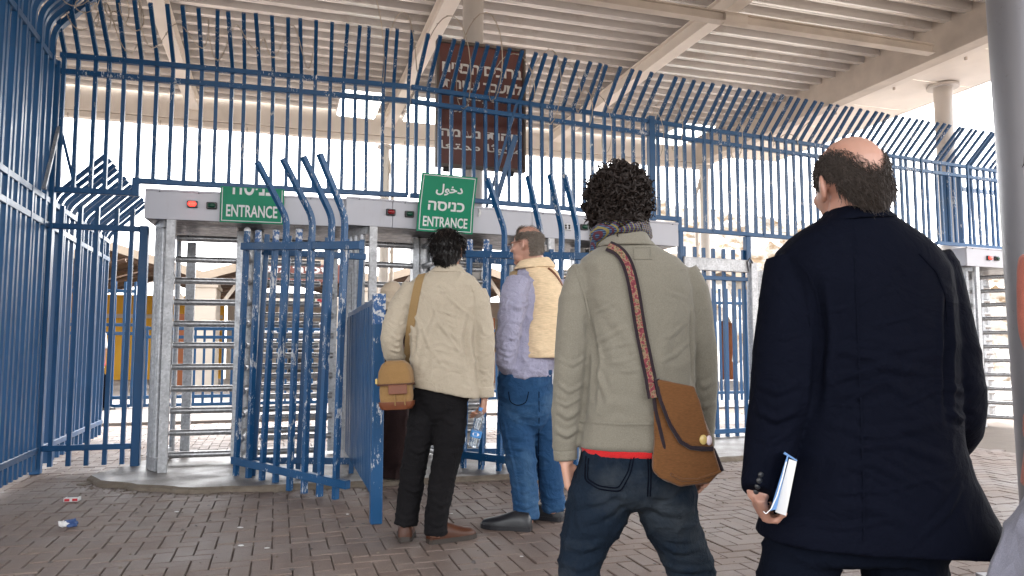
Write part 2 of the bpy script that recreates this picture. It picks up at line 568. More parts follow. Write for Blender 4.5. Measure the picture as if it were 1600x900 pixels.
# ---------------------------------------------------------------- layout
AA, AB, AE = radians(15.0), radians(23.4), radians(17.5)
PA = Vector((-3.445, 6.851, 0))                # on the left run of the fence line
BEND = Vector((-1.058, 7.491, 0))              # where the line bends
CORNER = Vector((-4.198, 6.649, 0))
def fr(o, ang, x, y, z=0.0):
    c, s = cos(ang), sin(ang)
    return Vector((o[0] + x * c - y * s, o[1] + x * s + y * c, z))
def E(e1, e2, z=0.0):                          # the canopy's own axes
    return fr((0, 0), AE, e1, e2, z)
C1 = Vector((-2.521, 7.098, 0))
C2 = fr(BEND, AB, 0.16, 0)
C3 = fr(BEND, AB, 0.16 + 1.85, 0)

# ---------------------------------------------------------------- ground
def sheet(name, pts, mat, z):
    return obj(name, ([(p[0], p[1], z) for p in pts], [tuple(range(len(pts)))]), mat, fix=False)
struct(sheet('ground', [(-400, -60), (400, -60), (400, 900), (-400, 900)], 'far_ground', -0.075))
pav = struct(sheet('paved_court', [tuple(E(*q)[:2]) for q in ((-16, -8), (16, -8), (16, 12.1), (-16, 12.1))], 'joint_sand', -0.012))
# herringbone bricks: the ones that show largest are parts of the court, the rest one joined part
LB, WB, GAP = 0.2, 0.1, 0.007
def brick_part(l, w, top=0.0, ch=0.0032, depth=0.05):
    x, y = (l - GAP) / 2, (w - GAP) / 2
    V = [(-x, -y, top - depth), (x, -y, top - depth), (x, y, top - depth), (-x, y, top - depth),
         (-x, -y, top - ch), (x, -y, top - ch), (x, y, top - ch), (-x, y, top - ch),
         (-x + ch, -y + ch, top), (x - ch, -y + ch, top), (x - ch, y - ch, top), (-x + ch, y - ch, top)]
    Fc = [(8, 9, 10, 11)]
    for a in range(4):
        b = (a + 1) % 4
        Fc.append((a, b, b + 4, a + 4)); Fc.append((a + 4, b + 4, b + 8, a + 8))
    return V, Fc
SLAB_E = [G(140, 751), G(160, 759), G(220, 765), G(300, 770), G(400, 767), G(560, 760), G(720, 752), G(900, 743), G(1100, 722), G(1210, 716), fr(C2, AB, 4.4, 0.45), fr(C1, AA, 1.4, 0.62), fr(C1, AA, -0.86, 0.5)]
def inside(p, poly):
    r = False
    n = len(poly)
    for i in range(n):
        a, b = poly[i], poly[(i + 1) % n]
        if (a[1] > p[1]) != (b[1] > p[1]) and p[0] < (b[0] - a[0]) * (p[1] - a[1]) / (b[1] - a[1]) + a[0]:
            r = not r
    return r
bricks = []
K = 75
for i in range(-K, K):
    for j in range(-K * 2, K * 2):
        # 90 degree herringbone on a w grid
        m = (i - j) % 4
        if m == 0: bricks.append(((i + 1.0) * WB, (j + 0.5) * WB, True))
        elif m == 3: bricks.append(((i + 0.5) * WB, (j + 1.0) * WB, False))
shown = []
rest = []
for bx_, by_, hor in bricks:
    w = E(bx_, by_ + 6.0)
    if w.y < 2.4 or w.y > 13.2: continue
    if by_ + 6.0 > 11.95: continue
    u = w.x / w.y * F
    if abs(u) > 900: continue
    if inside(w, SLAB_E): continue
    d2 = w.length
    hid = w.y < 3.55                                  # below the lower edge of the picture
    (rest if hid else shown).append((d2, w, hor))
shown.sort(key=lambda q: q[0])
# bricks standing free of the people in front, nearest first
def hidden_by_people(w):
    px = 800 + F * w.x / w.y
    py = 545 + F * EYE / w.y
    return (px > 868 and px < 1130 and py < 960) and (py < 790 or px < 940 or px > 1040) and not (1000 < px < 1180 and py > 760) or (1185 < px < 1560 and py < 862) or px > 1585
near = [q for q in shown if not hidden_by_people(q[1])]
pick = near[:300]
pk = set(id(q) for q in pick)
rest += [q for q in shown if id(q) not in pk]
bme = mesh('brick', brick_part(LB, WB), False); bme.materials.append(MAT['paver'])
rng = random.Random(3)
for d2, w, hor in pick:
    o = bpy.data.objects.new('brick', bme); COL.objects.link(o); o.parent = pav
    o.location = (w.x, w.y, rng.uniform(-0.004, 0.0015))
    o.rotation_euler = (rng.gauss(0, 0.006), rng.gauss(0, 0.006), AE + (0 if hor else pi / 2) + rng.gauss(0, 0.006))
bv, bf = brick_part(LB, WB)
bva = np.array(bv)
VV, FF = [], []
for d2, w, hor in rest:
    a = AE + (0 if hor else pi / 2) + rng.gauss(0, 0.006)
    c, s = cos(a), sin(a)
    R = np.array([[c, s, 0], [-s, c, 0], [rng.gauss(0, 0.006), rng.gauss(0, 0.006), 1]])
    q = bva @ R + np.array([w.x, w.y, rng.uniform(-0.004, 0.0015)])
    o_ = len(VV)
    VV += [tuple(v) for v in q]
    FF += [tuple(k + o_ for k in f) for f in bf]
bo = obj('bricks', (VV, FF), 'paver_far', pav, fix=False)
bo['kind'] = 'stuff'

# pale pavement and kerb behind the turnstiles
def prism(pts, z0, z1):
    n = len(pts)
    V = [(p[0], p[1], z0) for p in pts] + [(p[0], p[1], z1) for p in pts]
    Fc = [tuple(reversed(range(n))), tuple(range(n, 2 * n))]
    for i in range(n):
        j = (i + 1) % n
        Fc.append((i, j, j + n, i + n))
    return V, Fc
pv = struct(obj('pavement', prism([E(-16, 12.12), E(22, 12.12), E(22, 40), E(-16, 40)], -0.2, 0.02), 'pale_concrete'))
for k in range(14):
    obj('kerb_stone', bbox(0, 0, 0, 0.985, 0.14, 0.12, 0.01), 'pale_concrete', pv, E(-7 + k, 12.04, -0.015), (0, 0, AE))
# concrete slab under the turnstiles, with a crumbling edge
sl_top = []
NS = len(SLAB_E)
for i in range(NS):
    a, b = SLAB_E[i], SLAB_E[(i + 1) % NS]
    m = max(2, int((b - a).length / 0.09))
    for k in range(m):
        p = a.lerp(b, k / m)
        j = 0.012 if i < 10 else 0.0
        sl_top.append(Vector((p.x + rng.gauss(0, j), p.y + rng.gauss(0, j), 0)))
n_ = len(sl_top)
cen = sum(sl_top, Vector()) / n_
V = [(p.x, p.y, 0.042) for p in sl_top]
V += [(p.x + (p.x - cen.x) / (p - cen).length * 0.02, p.y - 0.03, 0.022 + rng.uniform(-.008, .008)) for p in sl_top]
V += [(p.x, p.y - 0.05, -0.06) for p in sl_top]
slab = struct(obj('concrete_slab', (V, [tuple(range(n_))]), 'concrete', fix=False))
Fc = []
for i in range(n_):
    j = (i + 1) % n_
    Fc += [(i + n_, j + n_, j, i), (i + 2 * n_, j + 2 * n_, j + n_, i + n_)]
obj('slab_edge', (V, Fc), 'concrete_edge', slab, fix=False)
tr = [fr(C1, AA, -1.22, -0.70), fr(C1, AA, -1.14, -0.74), fr(C1, AA, -0.84, 0.45), fr(C1, AA, -0.94, 0.47)]
struct(obj('drain_gap', prism([(p.x, p.y) for p in tr], -0.02, 0.008), 'concrete_edge'))

# ---------------------------------------------------------------- fences
def rail(parent, x0, x1, z, h=0.05, d=0.05, mat='blue_paint', y=0.0, name='rail', z1=None):
    dz = (z1 - z) if z1 is not None else 0.0
    o = obj(name, bbox((x1 - x0) / 2, 0, 0, x1 - x0, d, h, 0.004), mat, parent, (x0, y, z))
    o.rotation_euler = (0, -math.atan2(dz, x1 - x0), 0)
    return o
BAR = 0.034
def sq_tube(pts, w=BAR, up=(0, 1, 0), ends=True):
    r = w / 2 * sqrt(2)
    return tube(pts, r, 4, ends, up, pi / 4)
def bend_pts(z0, zb, L, dirv, r=0.07):
    """straight up to zb, rounded bend, then L along dirv"""
    d = Vector(dirv).normalized()
    pts = [Vector((0, 0, z0)), Vector((0, 0, zb - r))]
    for k in range(1, 5):
        t = k / 5
        a = Vector((0, 0, zb - r)); b = Vector((0, 0, zb)); c = Vector((0, 0, zb)) + d * r
        pts.append((a.lerp(b, t)).lerp(b.lerp(c, t), t))
    pts.append(Vector((0, 0, zb)) + d * r)
    pts.append(Vector((0, 0, zb)) + d * L)
    return pts
_cache = {}
def bar_at(parent, x, key, pts, mat, w=BAR, y=0.0, jit=0.006, up=(0, 1, 0), name='bar'):
    k = (key, mat)
    if k not in _cache:
        me = mesh(name, sq_tube(pts, w, up)); me.materials.append(MAT[mat]); _cache[k] = me
    o = bpy.data.objects.new(name, _cache[k]); COL.objects.link(o); o.parent = parent
    o.location = (x, y, 0)
    o.rotation_euler = (rng.gauss(0, jit * 0.5), rng.gauss(0, jit * 0.35), 0)
    return o
TIP = (0, -1, 1)                               # outward, towards the queue
def upper_fence(name, label, o, ang, xs, segs, zt=3.80, z2=3.65, x0=0.0, x1=1.0):
    t = thing(name, label, 'fence', (o[0], o[1], 0), ang, 'barred panels above the turnstiles')
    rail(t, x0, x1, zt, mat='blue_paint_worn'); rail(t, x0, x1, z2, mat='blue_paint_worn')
    for a, b, z in segs:
        rail(t, a, b, z, mat='blue_paint')
    for a, b in zip(segs, segs[1:]):
        lo, hi = min(a[2], b[2]), max(a[2], b[2])
        obj('step_piece', bbox(0, 0, 0, 0.062, 0.056, hi - lo + 0.056, 0.004), 'blue_paint', t, (a[1], 0, (lo + hi) / 2))
    for x in xs:
        zb = next((s[2] for s in segs if s[0] - .02 <= x <= s[1] + .02), segs[-1][2])
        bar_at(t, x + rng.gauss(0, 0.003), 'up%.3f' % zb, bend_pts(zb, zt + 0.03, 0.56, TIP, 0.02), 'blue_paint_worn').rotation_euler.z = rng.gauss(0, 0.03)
    return t
LA = 3.25
ua = upper_fence('security_fence', 'blue barred panel with bent tips over the leftmost turnstile, ending at the corner post', CORNER, AA,
                 [0.06 + 0.132 * k for k in range(25)], [(0.03, 0.71, 2.545), (0.71, LA - 0.01, 2.665)], x0=0.03, x1=LA - 0.012)
ub = upper_fence('security_fence', 'blue barred panel with bent tips running behind the tilted green sign and curly-haired man', BEND, AB,
                 [0.06 + 0.132 * k for k in range(22)], [(0.012, 2.91, 2.665)], x0=0.012, x1=2.91)
uc = upper_fence('security_fence', 'blue barred panel with bent tips above the gate and behind the balding head', BEND, AB,
                 [3.05 + 0.132 * k for k in range(36)], [(3.0, 3.33, 2.65), (3.33, 7.72, 2.53)], x0=3.0, x1=7.75)
ud = upper_fence('security_fence', 'blue barred panel with bent tips nearest the thick steel pillar, above the far turnstile', BEND, AB,
                 [7.86 + 0.132 * k for k in range(22)], [(7.8, 10.8, 2.62)], x0=7.76, x1=10.8)
obj('post', bbox(0, 0, 0, 0.085, 0.07, 1.26, 0.006), 'blue_paint', ub, (2.955, 0, 3.235))
obj('post', bbox(0, 0, 0, 0.06, 0.06, 0.62, 0.006), 'blue_paint', uc, (3.35, 0.0, 2.21))
obj('post', bbox(0, 0, 0, 0.075, 0.07, 0.36, 0.006), 'blue_paint', uc, (4.36, 0, 2.32))
obj('post', bbox(0, 0, 0, 0.10, 0.07, 2.6, 0.006), 'blue_paint', ud, (7.74, 0, 1.3))
for x in (8.12, 8.42):
    obj('stay_bar', sq_tube([(0, 0.05, 2.62), (0, 0.05, 3.65)], 0.05), 'blue_paint', ud, (x, 0, 0))
obj('stay_arm', sq_tube([(8.45, 0.05, 3.47), (9.9, 0.5, 3.62)], 0.06), 'blue_paint', ud)

# side fence on the left: tall near run with the corner post, lower run going on behind
AL = radians(-71.6)
lt = thing('security_fence', 'tall blue side fence at the left edge, bars bending in over the corner', 'fence', CORNER[:], AL, 'blue side fence runs')
for z in (0.21, 2.21, 2.43, 3.70):
    rail(lt, 0.04, 3.6, z, mat='blue_paint', h=0.055)
for k in range(28):
    bar_at(lt, 0.09 + 0.125 * k, 'lt', bend_pts(0.05, 3.96, 0.62, (0, 1, 1.15), 0.11), 'blue_paint', 0.042)
obj('corner_post', bbox(0, 0, 0, 0.085, 0.085, 3.74, 0.006), 'blue_paint', lt, (0, 0, 1.87))
obj('brace', sq_tube([(0.02, 0.05, 3.12), (0.34, 0.04, 2.48)], 0.028), 'galvanised', lt)
obj('brace', sq_tube([(0.0, 0.06, 3.12), (-0.02, 0.20, 2.56)], 0.024), 'blue_paint', lt)
lf = thing('security_fence', 'lower blue side fence going back past the corner, tips leaning right at 45 degrees', 'fence', CORNER[:], AL, 'blue side fence runs')
for z in (0.21, 2.21, 2.43):
    rail(lf, -2.72, -0.05, z, mat='blue_paint', h=0.055)
for k in range(14):
    bar_at(lf, -0.12 - 0.195 * k, 'lf', bend_pts(0.05, 2.50, 0.60, (0, 1, 1.02), 0.08), 'blue_paint', 0.038)
# short panel between the corner and the first turnstile
lp = thing('fence_panel', 'short blue barred panel between the side fence and the first turnstile', 'fence', CORNER[:], AA)
for z in (0.22, 2.21):
    rail(lp, 0.03, 0.76, z, mat='blue_paint')
for k in range(5):
    bar_at(lp, 0.11 + 0.145 * k, 'lp', [(0, 0, 0.06), (0, 0, 2.40)], 'blue_paint', 0.036)
obj('post', bbox(0, 0, 0, 0.075, 0.075, 2.24, 0.006), 'blue_paint', lp, (0.80, 0, 1.12))

# ---------------------------------------------------------------- turnstiles
def arc_strip(r, a0, a1, z0, z1, th=0.012, n=10):
    V, Fc = [], []
    for k in range(n + 1):
        a = a0 + (a1 - a0) * k / n
        for rr, zz in ((r, z0), (r, z1), (r + th, z1), (r + th, z0)):
            V.append((rr * cos(a), rr * sin(a), zz))
    for k in range(n):
        for q in range(4):
            Fc.append((k * 4 + q, k * 4 + (q + 1) % 4, (k + 1) * 4 + (q + 1) % 4, (k + 1) * 4 + q))
    Fc.append((0, 1, 2, 3)); Fc.append(tuple(n * 4 + q for q in (3, 2, 1, 0)))
    return V, Fc
ARM = mesh('rotor_arm', tube([(0.03, 0, 0), (0.60, 0, 0), (0.655, 0, 0), (0.662, 0, 0)], [0.030, 0.030, 0.030, 0.021], 12)); ARM.materials.append(MAT['arm_steel']); smooth_by_angle(ARM, 40)
CTUBE = mesh('cage_tube', tube([(0, 0, 0.1), (0, 0, 2.17)], 0.031, 12)); CTUBE.materials.append(MAT['galvanised']); smooth_by_angle(CTUBE, 40)
CBAR = mesh('comb_bar', tube([(0, 0, 0), (-0.68, -0.02, 0), (-0.69, -0.02, 0)], [0.028, 0.028, 0.018], 12)); CBAR.materials.append(MAT['arm_steel']); smooth_by_angle(CBAR, 40)
def turnstile(label, C, ang, wings=(180, 272, 4)):
    t = thing('turnstile', label, 'turnstile', (C[0], C[1], 0.05), ang, 'full-height turnstiles')
    def put(name, me, loc, rz=0.0):
        o = bpy.data.objects.new(name, me); COL.objects.link(o); o.parent = t; o.location = loc; o.rotation_euler = (0, 0, rz); return o
    R = 0.80
    a0, a1 = radians(180), radians(214)
    obj('cage_rim', arc_strip(R - 0.04, a0, a1, 0.0, 0.11, 0.07), 'galvanised', t); obj('cage_rim', arc_strip(R - 0.04, a0, a1, 2.12, 2.19, 0.07), 'galvanised', t)
    for k in range(5):
        a = a0 + (a1 - a0) * (k + 0.3) / 5.2
        put('cage_tube', CTUBE, (R * cos(a), R * sin(a), 0))
    obj('cage_front_post', bbox(-0.625, -0.475, 1.095, 0.075, 0.035, 2.21, 0.003), 'galvanised_pale', t)
    obj('cage_rear_post', bbox(-0.60, 0.52, 1.07, 0.085, 0.05, 2.10, 0.003), 'galvanised', t)
    obj('cage_rear_tube', tube([(-0.70, 0.40, 0.06), (-0.70, 0.40, 2.15)], 0.026, 10), 'galvanised', t, smooth=True)
    obj('base_rail', bbox(-0.72, 0.20, 0.06, 0.05, 0.66, 0.10, 0.004), 'galvanised', t)
    # rotor column: two folded plates with the hub tube between them
    for x, w in ((-0.088, 0.062), (0.088, 0.062)):
        obj('column_plate', bbox(x, 0, 1.10, w, 0.12, 2.14, 0.004), 'galvanised', t)
    hub = obj('hub_tube', tube([(0, 0.02, 0.02), (0, 0.02, 2.18)], 0.056, 14), 'galvanised_pale', t, smooth=True)
    for wi, wa in enumerate(wings):
        for k in range(11):
            put('rotor_arm', ARM, (0, 0, 0.075 + 0.2015 * k), radians(wa))
    # fixed comb between the wings
    obj('comb_post', bbox(0.80, 0.36, 1.08, 0.07, 0.05, 2.12, 0.003), 'galvanised', t)
    for k in range(10):
        put('comb_bar', CBAR, (0.80, 0.33, 0.176 + 0.2015 * k))
    return t
T1 = turnstile('leftmost full-height turnstile of galvanised steel, open passage beside short blue panel', C1, AA)
T2 = turnstile('middle full-height turnstile, behind the man in the tan jacket', C2, AB)
T3 = turnstile('third full-height turnstile, hidden mostly behind curly-haired man', C3, AB)
# where the far turnstile stands along the line
def hitB(px, ly):
    o = fr(BEND, AB, 0, ly); r = ray(px, 410)
    d = Vector((cos(AB), sin(AB)))
    det = -r.x * d.y + d.x * r.y
    k = (-o.x * d.y + d.x * o.y) / det
    return (k * r.x - o.x) / d.x
x4 = hitB(1511, -0.5) + 0.846
C4 = fr(BEND, AB, x4, 0)
T4 = turnstile('far right turnstile seen between the navy blazer and steel pillar', C4, AB, (180, 300, 60))

def signal_lamp(parent, x, z, lens, y=-0.5):
    h = obj('signal_lamp', merge(bbox(x, y - 0.012, z, 0.088, 0.03, 0.062, 0.006)), 'black_plastic', parent)
    V, Fc = bbox(x, y - 0.032, z, 0.066, 0.03, 0.042, 0.012)
    obj('lens', (V, Fc), lens, h, smooth=50)
    return h
def header(label, C, ang, x0, x1, seams=()):
    t = thing('turnstile_header', label, 'turnstile header', (C[0], C[1], 0), ang, 'grey housings over the turnstiles')
    L = x1 - x0; xm = (x0 + x1) / 2
    xs = [x0] + list(seams) + [x1]
    for a, b in zip(xs, xs[1:]):
        obj('front_panel', bbox((a + b) / 2, -0.494, 2.362, b - a - 0.004, 0.012, 0.256, 0.002), 'sheet_grey', t)
        obj('top_lip', bbox((a + b) / 2, -0.499, 2.489, b - a - 0.004, 0.022, 0.020, 0.003), 'sheet_grey', t)
        k = 0
        x = a + 0.12
        while x < b - 0.05:
            obj('screw', tube([(x, -0.514, 2.478), (x, -0.500, 2.478)], 0.006, 8), 'bolt_steel', t); x += 0.32
    obj('housing', bbox(xm, 0.06, 2.365, L, 1.09, 0.25, 0.003), 'sheet_grey', t)
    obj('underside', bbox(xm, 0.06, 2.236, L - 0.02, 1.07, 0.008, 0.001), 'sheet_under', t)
    return t
H1 = header('grey housing over the leftmost turnstile, one lamp glowing red', C1, AA, -0.846, 0.868)
signal_lamp(H1, -0.455, 2.375, 'lamp_red_lit'); signal_lamp(H1, -0.295, 2.37, 'lamp_green')
H2 = header('long grey housing over two turnstiles, with unlit lamps and an empty socket', C2, AB, -0.885, 2.80, (-0.45, 1.0,))
H2.location.z = 0.004
signal_lamp(H2, -0.47, 2.375, 'lamp_red'); signal_lamp(H2, -0.29, 2.37, 'lamp_green')
signal_lamp(H2, 1.60, 2.37, 'lamp_green')
sk = obj('empty_socket', bbox(1.40, -0.505, 2.36, 0.10, 0.016, 0.075, 0.008), 'galvanised_pale', H2)
for dx, dz in ((-.02, .012), (.02, .012), (-.02, -.012), (.02, -.012)):
    obj('socket_hole', tube([(1.40 + dx, -0.516, 2.36 + dz), (1.40 + dx, -0.508, 2.36 + dz)], 0.012, 8), 'dark_gap', sk)
obj('cable_stub', tube([(0.42, -0.505, 2.47), (0.42, -0.53, 2.44), (0.415, -0.515, 2.40)], 0.012, 6), 'white_plastic', H2)
H4 = header('pale grey housing over the far right turnstile, red lamp glowing beside the pillar', C4, AB, -0.846, 1.6)
signal_lamp(H4, -0.40, 2.36, 'lamp_red_lit'); signal_lamp(H4, -0.24, 2.36, 'lamp_green')

# ---------------------------------------------------------------- lettering
def text_mesh(s, size, bold=0.0, squash=1.0):
    c = bpy.data.curves.new('lettering', 'FONT')
    c.body = s; c.size = size; c.offset = bold; c.extrude = 0.0015; c.resolution_u = 3
    o = bpy.data.objects.new('lettering', c); COL.objects.link(o)
    bpy.context.view_layer.update()
    me = bpy.data.meshes.new_from_object(o.evaluated_get(bpy.context.evaluated_depsgraph_get()))
    bpy.data.objects.remove(o); bpy.data.curves.remove(c)
    co = np.empty(len(me.vertices) * 3); me.vertices.foreach_get('co', co); co = co.reshape(-1, 3)
    lo, hi = co.min(0), co.max(0)
    return me, lo, hi
def lettering(parent, s, x0, x1, z0, z1, y, mat, bold=0.0, shear=0.0, fit=True, zcut=None, yfun=None):
    """text stretched into the box x0..x1, z0..z1 of a sign face looking along -y"""
    me, lo, hi = text_mesh(s, 1.0, bold)
    co = np.empty(len(me.vertices) * 3); me.vertices.foreach_get('co', co); co = co.reshape(-1, 3)
    q = np.empty_like(co)
    q[:, 0] = x0 + (co[:, 0] - lo[0]) / (hi[0] - lo[0]) * (x1 - x0)
    q[:, 2] = z0 + (co[:, 1] - lo[1]) / (hi[1] - lo[1]) * (z1 - z0)
    q[:, 1] = y - co[:, 2]
    if zcut is not None:
        q[:, 2] = np.minimum(q[:, 2], zcut)
    if shear: q[:, 0] += shear * q[:, 2]
    if yfun is not None: q[:, 1] += yfun(q[:, 2])
    me.vertices.foreach_set('co', q.reshape(-1)); me.materials.clear(); me.materials.append(MAT[mat]); me.update()
    o = bpy.data.objects.new('lettering', me); COL.objects.link(o); o.parent = parent
    return o
HE = lambda s: s[::-1]
KNISA = HE('כניסה')
DUKHUL = '\uFEDD\uFEEE\uFEA7\uFEA9'
# sign on the first housing: its upper part is cut off under the rail
s1 = thing('entrance_sign', 'green ENTRANCE sign cut off along its top, on the leftmost housing', 'sign', (C1[0], C1[1], 0), AA, 'green entrance signs')
obj('panel', bbox(0.049, -0.530, 2.385, 0.545, 0.018, 0.325, 0.004), 'sign_green', s1)
for a in (bbox(0.049, -0.5415, 2.238, 0.515, 0.004, 0.007, 0.001), bbox(-0.206, -0.5415, 2.385, 0.007, 0.004, 0.30, 0.001), bbox(0.303, -0.5415, 2.385, 0.007, 0.004, 0.30, 0.001)):
    obj('border', a, 'sign_white', s1)
lettering(s1, 'ENTRANCE', -0.17, 0.265, 2.275, 2.385, -0.541, 'sign_white', 0.018)
lettering(s1, KNISA, -0.12, 0.235, 2.475, 2.62, -0.541, 'sign_white', 0.022, zcut=2.538)
# the middle sign is whole, skewed and folded across
s2 = thing('entrance_sign', 'tilted green sign with Arabic, Hebrew and ENTRANCE, above the black-haired man', 'sign', (C2[0], C2[1], 0), AB, 'green entrance signs')
X0, X1, ZB, ZM, ZT = -0.245, 0.315, 2.205, 2.45, 2.765
SH = 0.085
yb = lambda z: np.where(z > ZM, (z - ZM) * -0.10, (z - ZM) * 0.10)
def panel2(x0, x1, z0, z1, th, y):
    V = []
    for z in (z0, ZM, z1):
        dy = float(yb(np.array(z)))
        for x in (x0, x1):
            V.append((x + SH * (z - ZB), y + dy, z)); V.append((x + SH * (z - ZB), y + dy + th, z))
    Fc = []
    for k in (0, 4):
        a = k
        Fc += [(a, a + 2, a + 6, a + 4), (a + 1, a + 5, a + 7, a + 3), (a, a + 4, a + 5, a + 1), (a + 2, a + 3, a + 7, a + 6)]
    Fc += [(0, 1, 3, 2), (8, 10, 11, 9)]
    return V, Fc
obj('panel', panel2(X0, X1, ZB, ZT, 0.014, -0.58), 'sign_green', s2)
m_ = 0.018
for q in ((X0 + m_, X0 + m_ + .007, ZB + m_, ZT - m_), (X1 - m_ - .007, X1 - m_, ZB + m_, ZT - m_)):
    obj('border', panel2(*q, 0.002, -0.583), 'sign_white', s2)
for z in (ZB + m_, ZT - m_):
    dy = float(yb(np.array(z)))
    obj('border', bbox((X0 + X1) / 2 + SH * (z - ZB), -0.583 + dy, z, X1 - X0 - 2 * m_, 0.003, 0.007, 0.0005), 'sign_white', s2)
sh2 = lambda o: None
for s_, a, b, z0, z1, bo_ in (('ENTRANCE', -0.19, 0.255, 2.255, 2.355, 0.018), (KNISA, -0.15, 0.215, 2.415, 2.505, 0.024), (DUKHUL, -0.09, 0.18, 2.565, 2.675, 0.022)):
    o = lettering(s2, s_, a - SH * ZB, b - SH * ZB, z0, z1, -0.582, 'sign_white', bo_, SH, yfun=yb)
for x in (-0.1, 0.2):
    obj('bracket', bbox(x, -0.545, 2.36, 0.03, 0.07, 0.05, 0.003), 'bolt_steel', s2)
s3 = thing('entrance_sign', 'green sign on the long housing, only its left edge showing beside curly hair', 'sign', (C3[0], C3[1], 0), AB, 'green entrance signs')
obj('panel', bbox(0.10, -0.545, 2.36, 0.56, 0.014, 0.33, 0.004), 'sign_green', s3)
obj('border', bbox(0.10, -0.5535, 2.212, 0.52, 0.004, 0.007, 0.001), 'sign_white', s3)
lettering(s3, 'ENTRANCE', -0.12, 0.32, 2.25, 2.35, -0.554, 'sign_white', 0.018)

# brown welcome board on the column behind the fence
bs = thing('welcome_board', 'rusty dark brown board with white Hebrew and Arabic lines behind the fence', 'sign', P(681, 160, 8.02), AE)
bs.location.z = 0
d0 = P(681, 62, 8.02).z; d1 = P(680, 258, 8.02).z
BW = 1.03
zt_, zb_ = d0 - 0.02, d1 - 0.0
obj('board', bbox(BW / 2, 0, (zt_ + zb_) / 2, BW, 0.05, zt_ - zb_, 0.006), 'sign_brown', bs)
for x in (0.012, BW - 0.012):
    obj('frame', bbox(x, -0.012, (zt_ + zb_) / 2, 0.03, 0.09, zt_ - zb_ + 0.03, 0.004), 'sign_edge', bs)
for z in (zt_, zb_):
    obj('frame', bbox(BW / 2, -0.012, z, BW, 0.085, 0.035, 0.004), 'sign_edge', bs)
for x in (0.13, 0.86):
    obj('bracket', bbox(x, 0.0, zb_ - 0.04, 0.09, 0.05, 0.05, 0.01), 'dark_gap', bs)
BH = zt_ - zb_
def bl(s, xa, xb, fa, fb, bold, mat='sign_letter'):
    lettering(bs, s, xa * BW, xb * BW, zt_ - fb * BH, zt_ - fa * BH, -0.028, mat, bold)
bl(HE('ברוכים הבאים'), 0.06, 0.965, 0.165, 0.245, 0.034)
bl(HE('למעבר עטרות'), 0.05, 0.965, 0.285, 0.375, 0.034)
bl('\uFEFC\uFEEC\uFEB3\uFEED \uFEFC\uFEEB\uFE8D', 0.24, 0.80, 0.395, 0.475, 0.012)
bl('\uFE95\uFEED\uFEAD\uFE8E\uFEC4\uFECB \uFEAE\uFE92\uFECC\uFEE3 \uFEF2\uFED3', 0.06, 0.965, 0.49, 0.58, 0.012)
bl(HE('שהות נעימה'), 0.05, 0.96, 0.705, 0.765, 0.034)
bl('\uFE8E\uFECC\uFE98\uFEE4\uFEE3 \uFE8E\uFE9B\uFEEE\uFEDC\uFEE3', 0.05, 0.96, 0.80, 0.885, 0.014)

# ---------------------------------------------------------------- guide barriers in front of the turnstiles
def barrier_pair(C, ang, la, lb):
    # front, splayed towards the queue
    o = fr(C, ang, 0.0, -0.80)
    a = ang - radians(51.8)
    t = thing('guide_barrier', la, 'barrier', (o.x, o.y, 0), a, 'splayed guide barriers')
    t.rotation_euler = (radians(0), radians(1.6), a)
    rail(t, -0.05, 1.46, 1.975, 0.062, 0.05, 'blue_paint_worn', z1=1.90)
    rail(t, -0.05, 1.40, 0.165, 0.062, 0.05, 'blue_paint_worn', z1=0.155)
    for k in range(8):
        x = 0.0 + 0.181 * k
        zr = 1.975 - 0.05 * x
        if k in (3, 5, 6, 7):
            d = (rng.uniform(-0.10, 0.05), -0.62, 0.95)
            pts = bend_pts(0.02, zr + 0.22, 0.50, d, 0.07)
        else:
            pts = [(0, 0, 0.02), (0, 0, zr + 0.13)]
        p = obj('bar', sq_tube(pts, 0.038), 'blue_paint_chipped', t, (x, 0, 0))
        p.rotation_euler = (rng.gauss(0, .006), rng.gauss(0, .006), 0)
        if k in (1, 2, 4):
            obj('bare_tip', bbox(0, 0, zr + 0.085, 0.0395, 0.0395, 0.10, 0.002), 'bare_tip', p)
    # rear, along the fence line
    o = fr(C, ang, 0.12, -0.86)
    t = thing('guide_barrier', lb, 'barrier', (o.x, o.y, 0), ang - radians(6), 'straight guide barriers')
    t.rotation_euler = (0, radians(1.8), ang - radians(6))
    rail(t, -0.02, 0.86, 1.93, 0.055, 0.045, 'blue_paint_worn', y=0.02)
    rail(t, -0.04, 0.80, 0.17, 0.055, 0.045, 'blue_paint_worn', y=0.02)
    for k, x in enumerate((0.02, 0.20, 0.38, 0.52, 0.69, 0.82)):
        bar_at(t, x, 'gb', [(0, 0, 0.02), (0, 0, 2.08)], 'blue_paint', 0.04, 0.02)
barrier_pair(C1, AA, 'splayed blue guide barrier with badly peeling bars beside the leftmost turnstile', 'straight blue guide barrier just behind the peeling splayed one')
barrier_pair(C2, AB, 'splayed blue guide barrier behind the man in the beige vest', 'straight blue guide barrier between water bottle and beige vest')

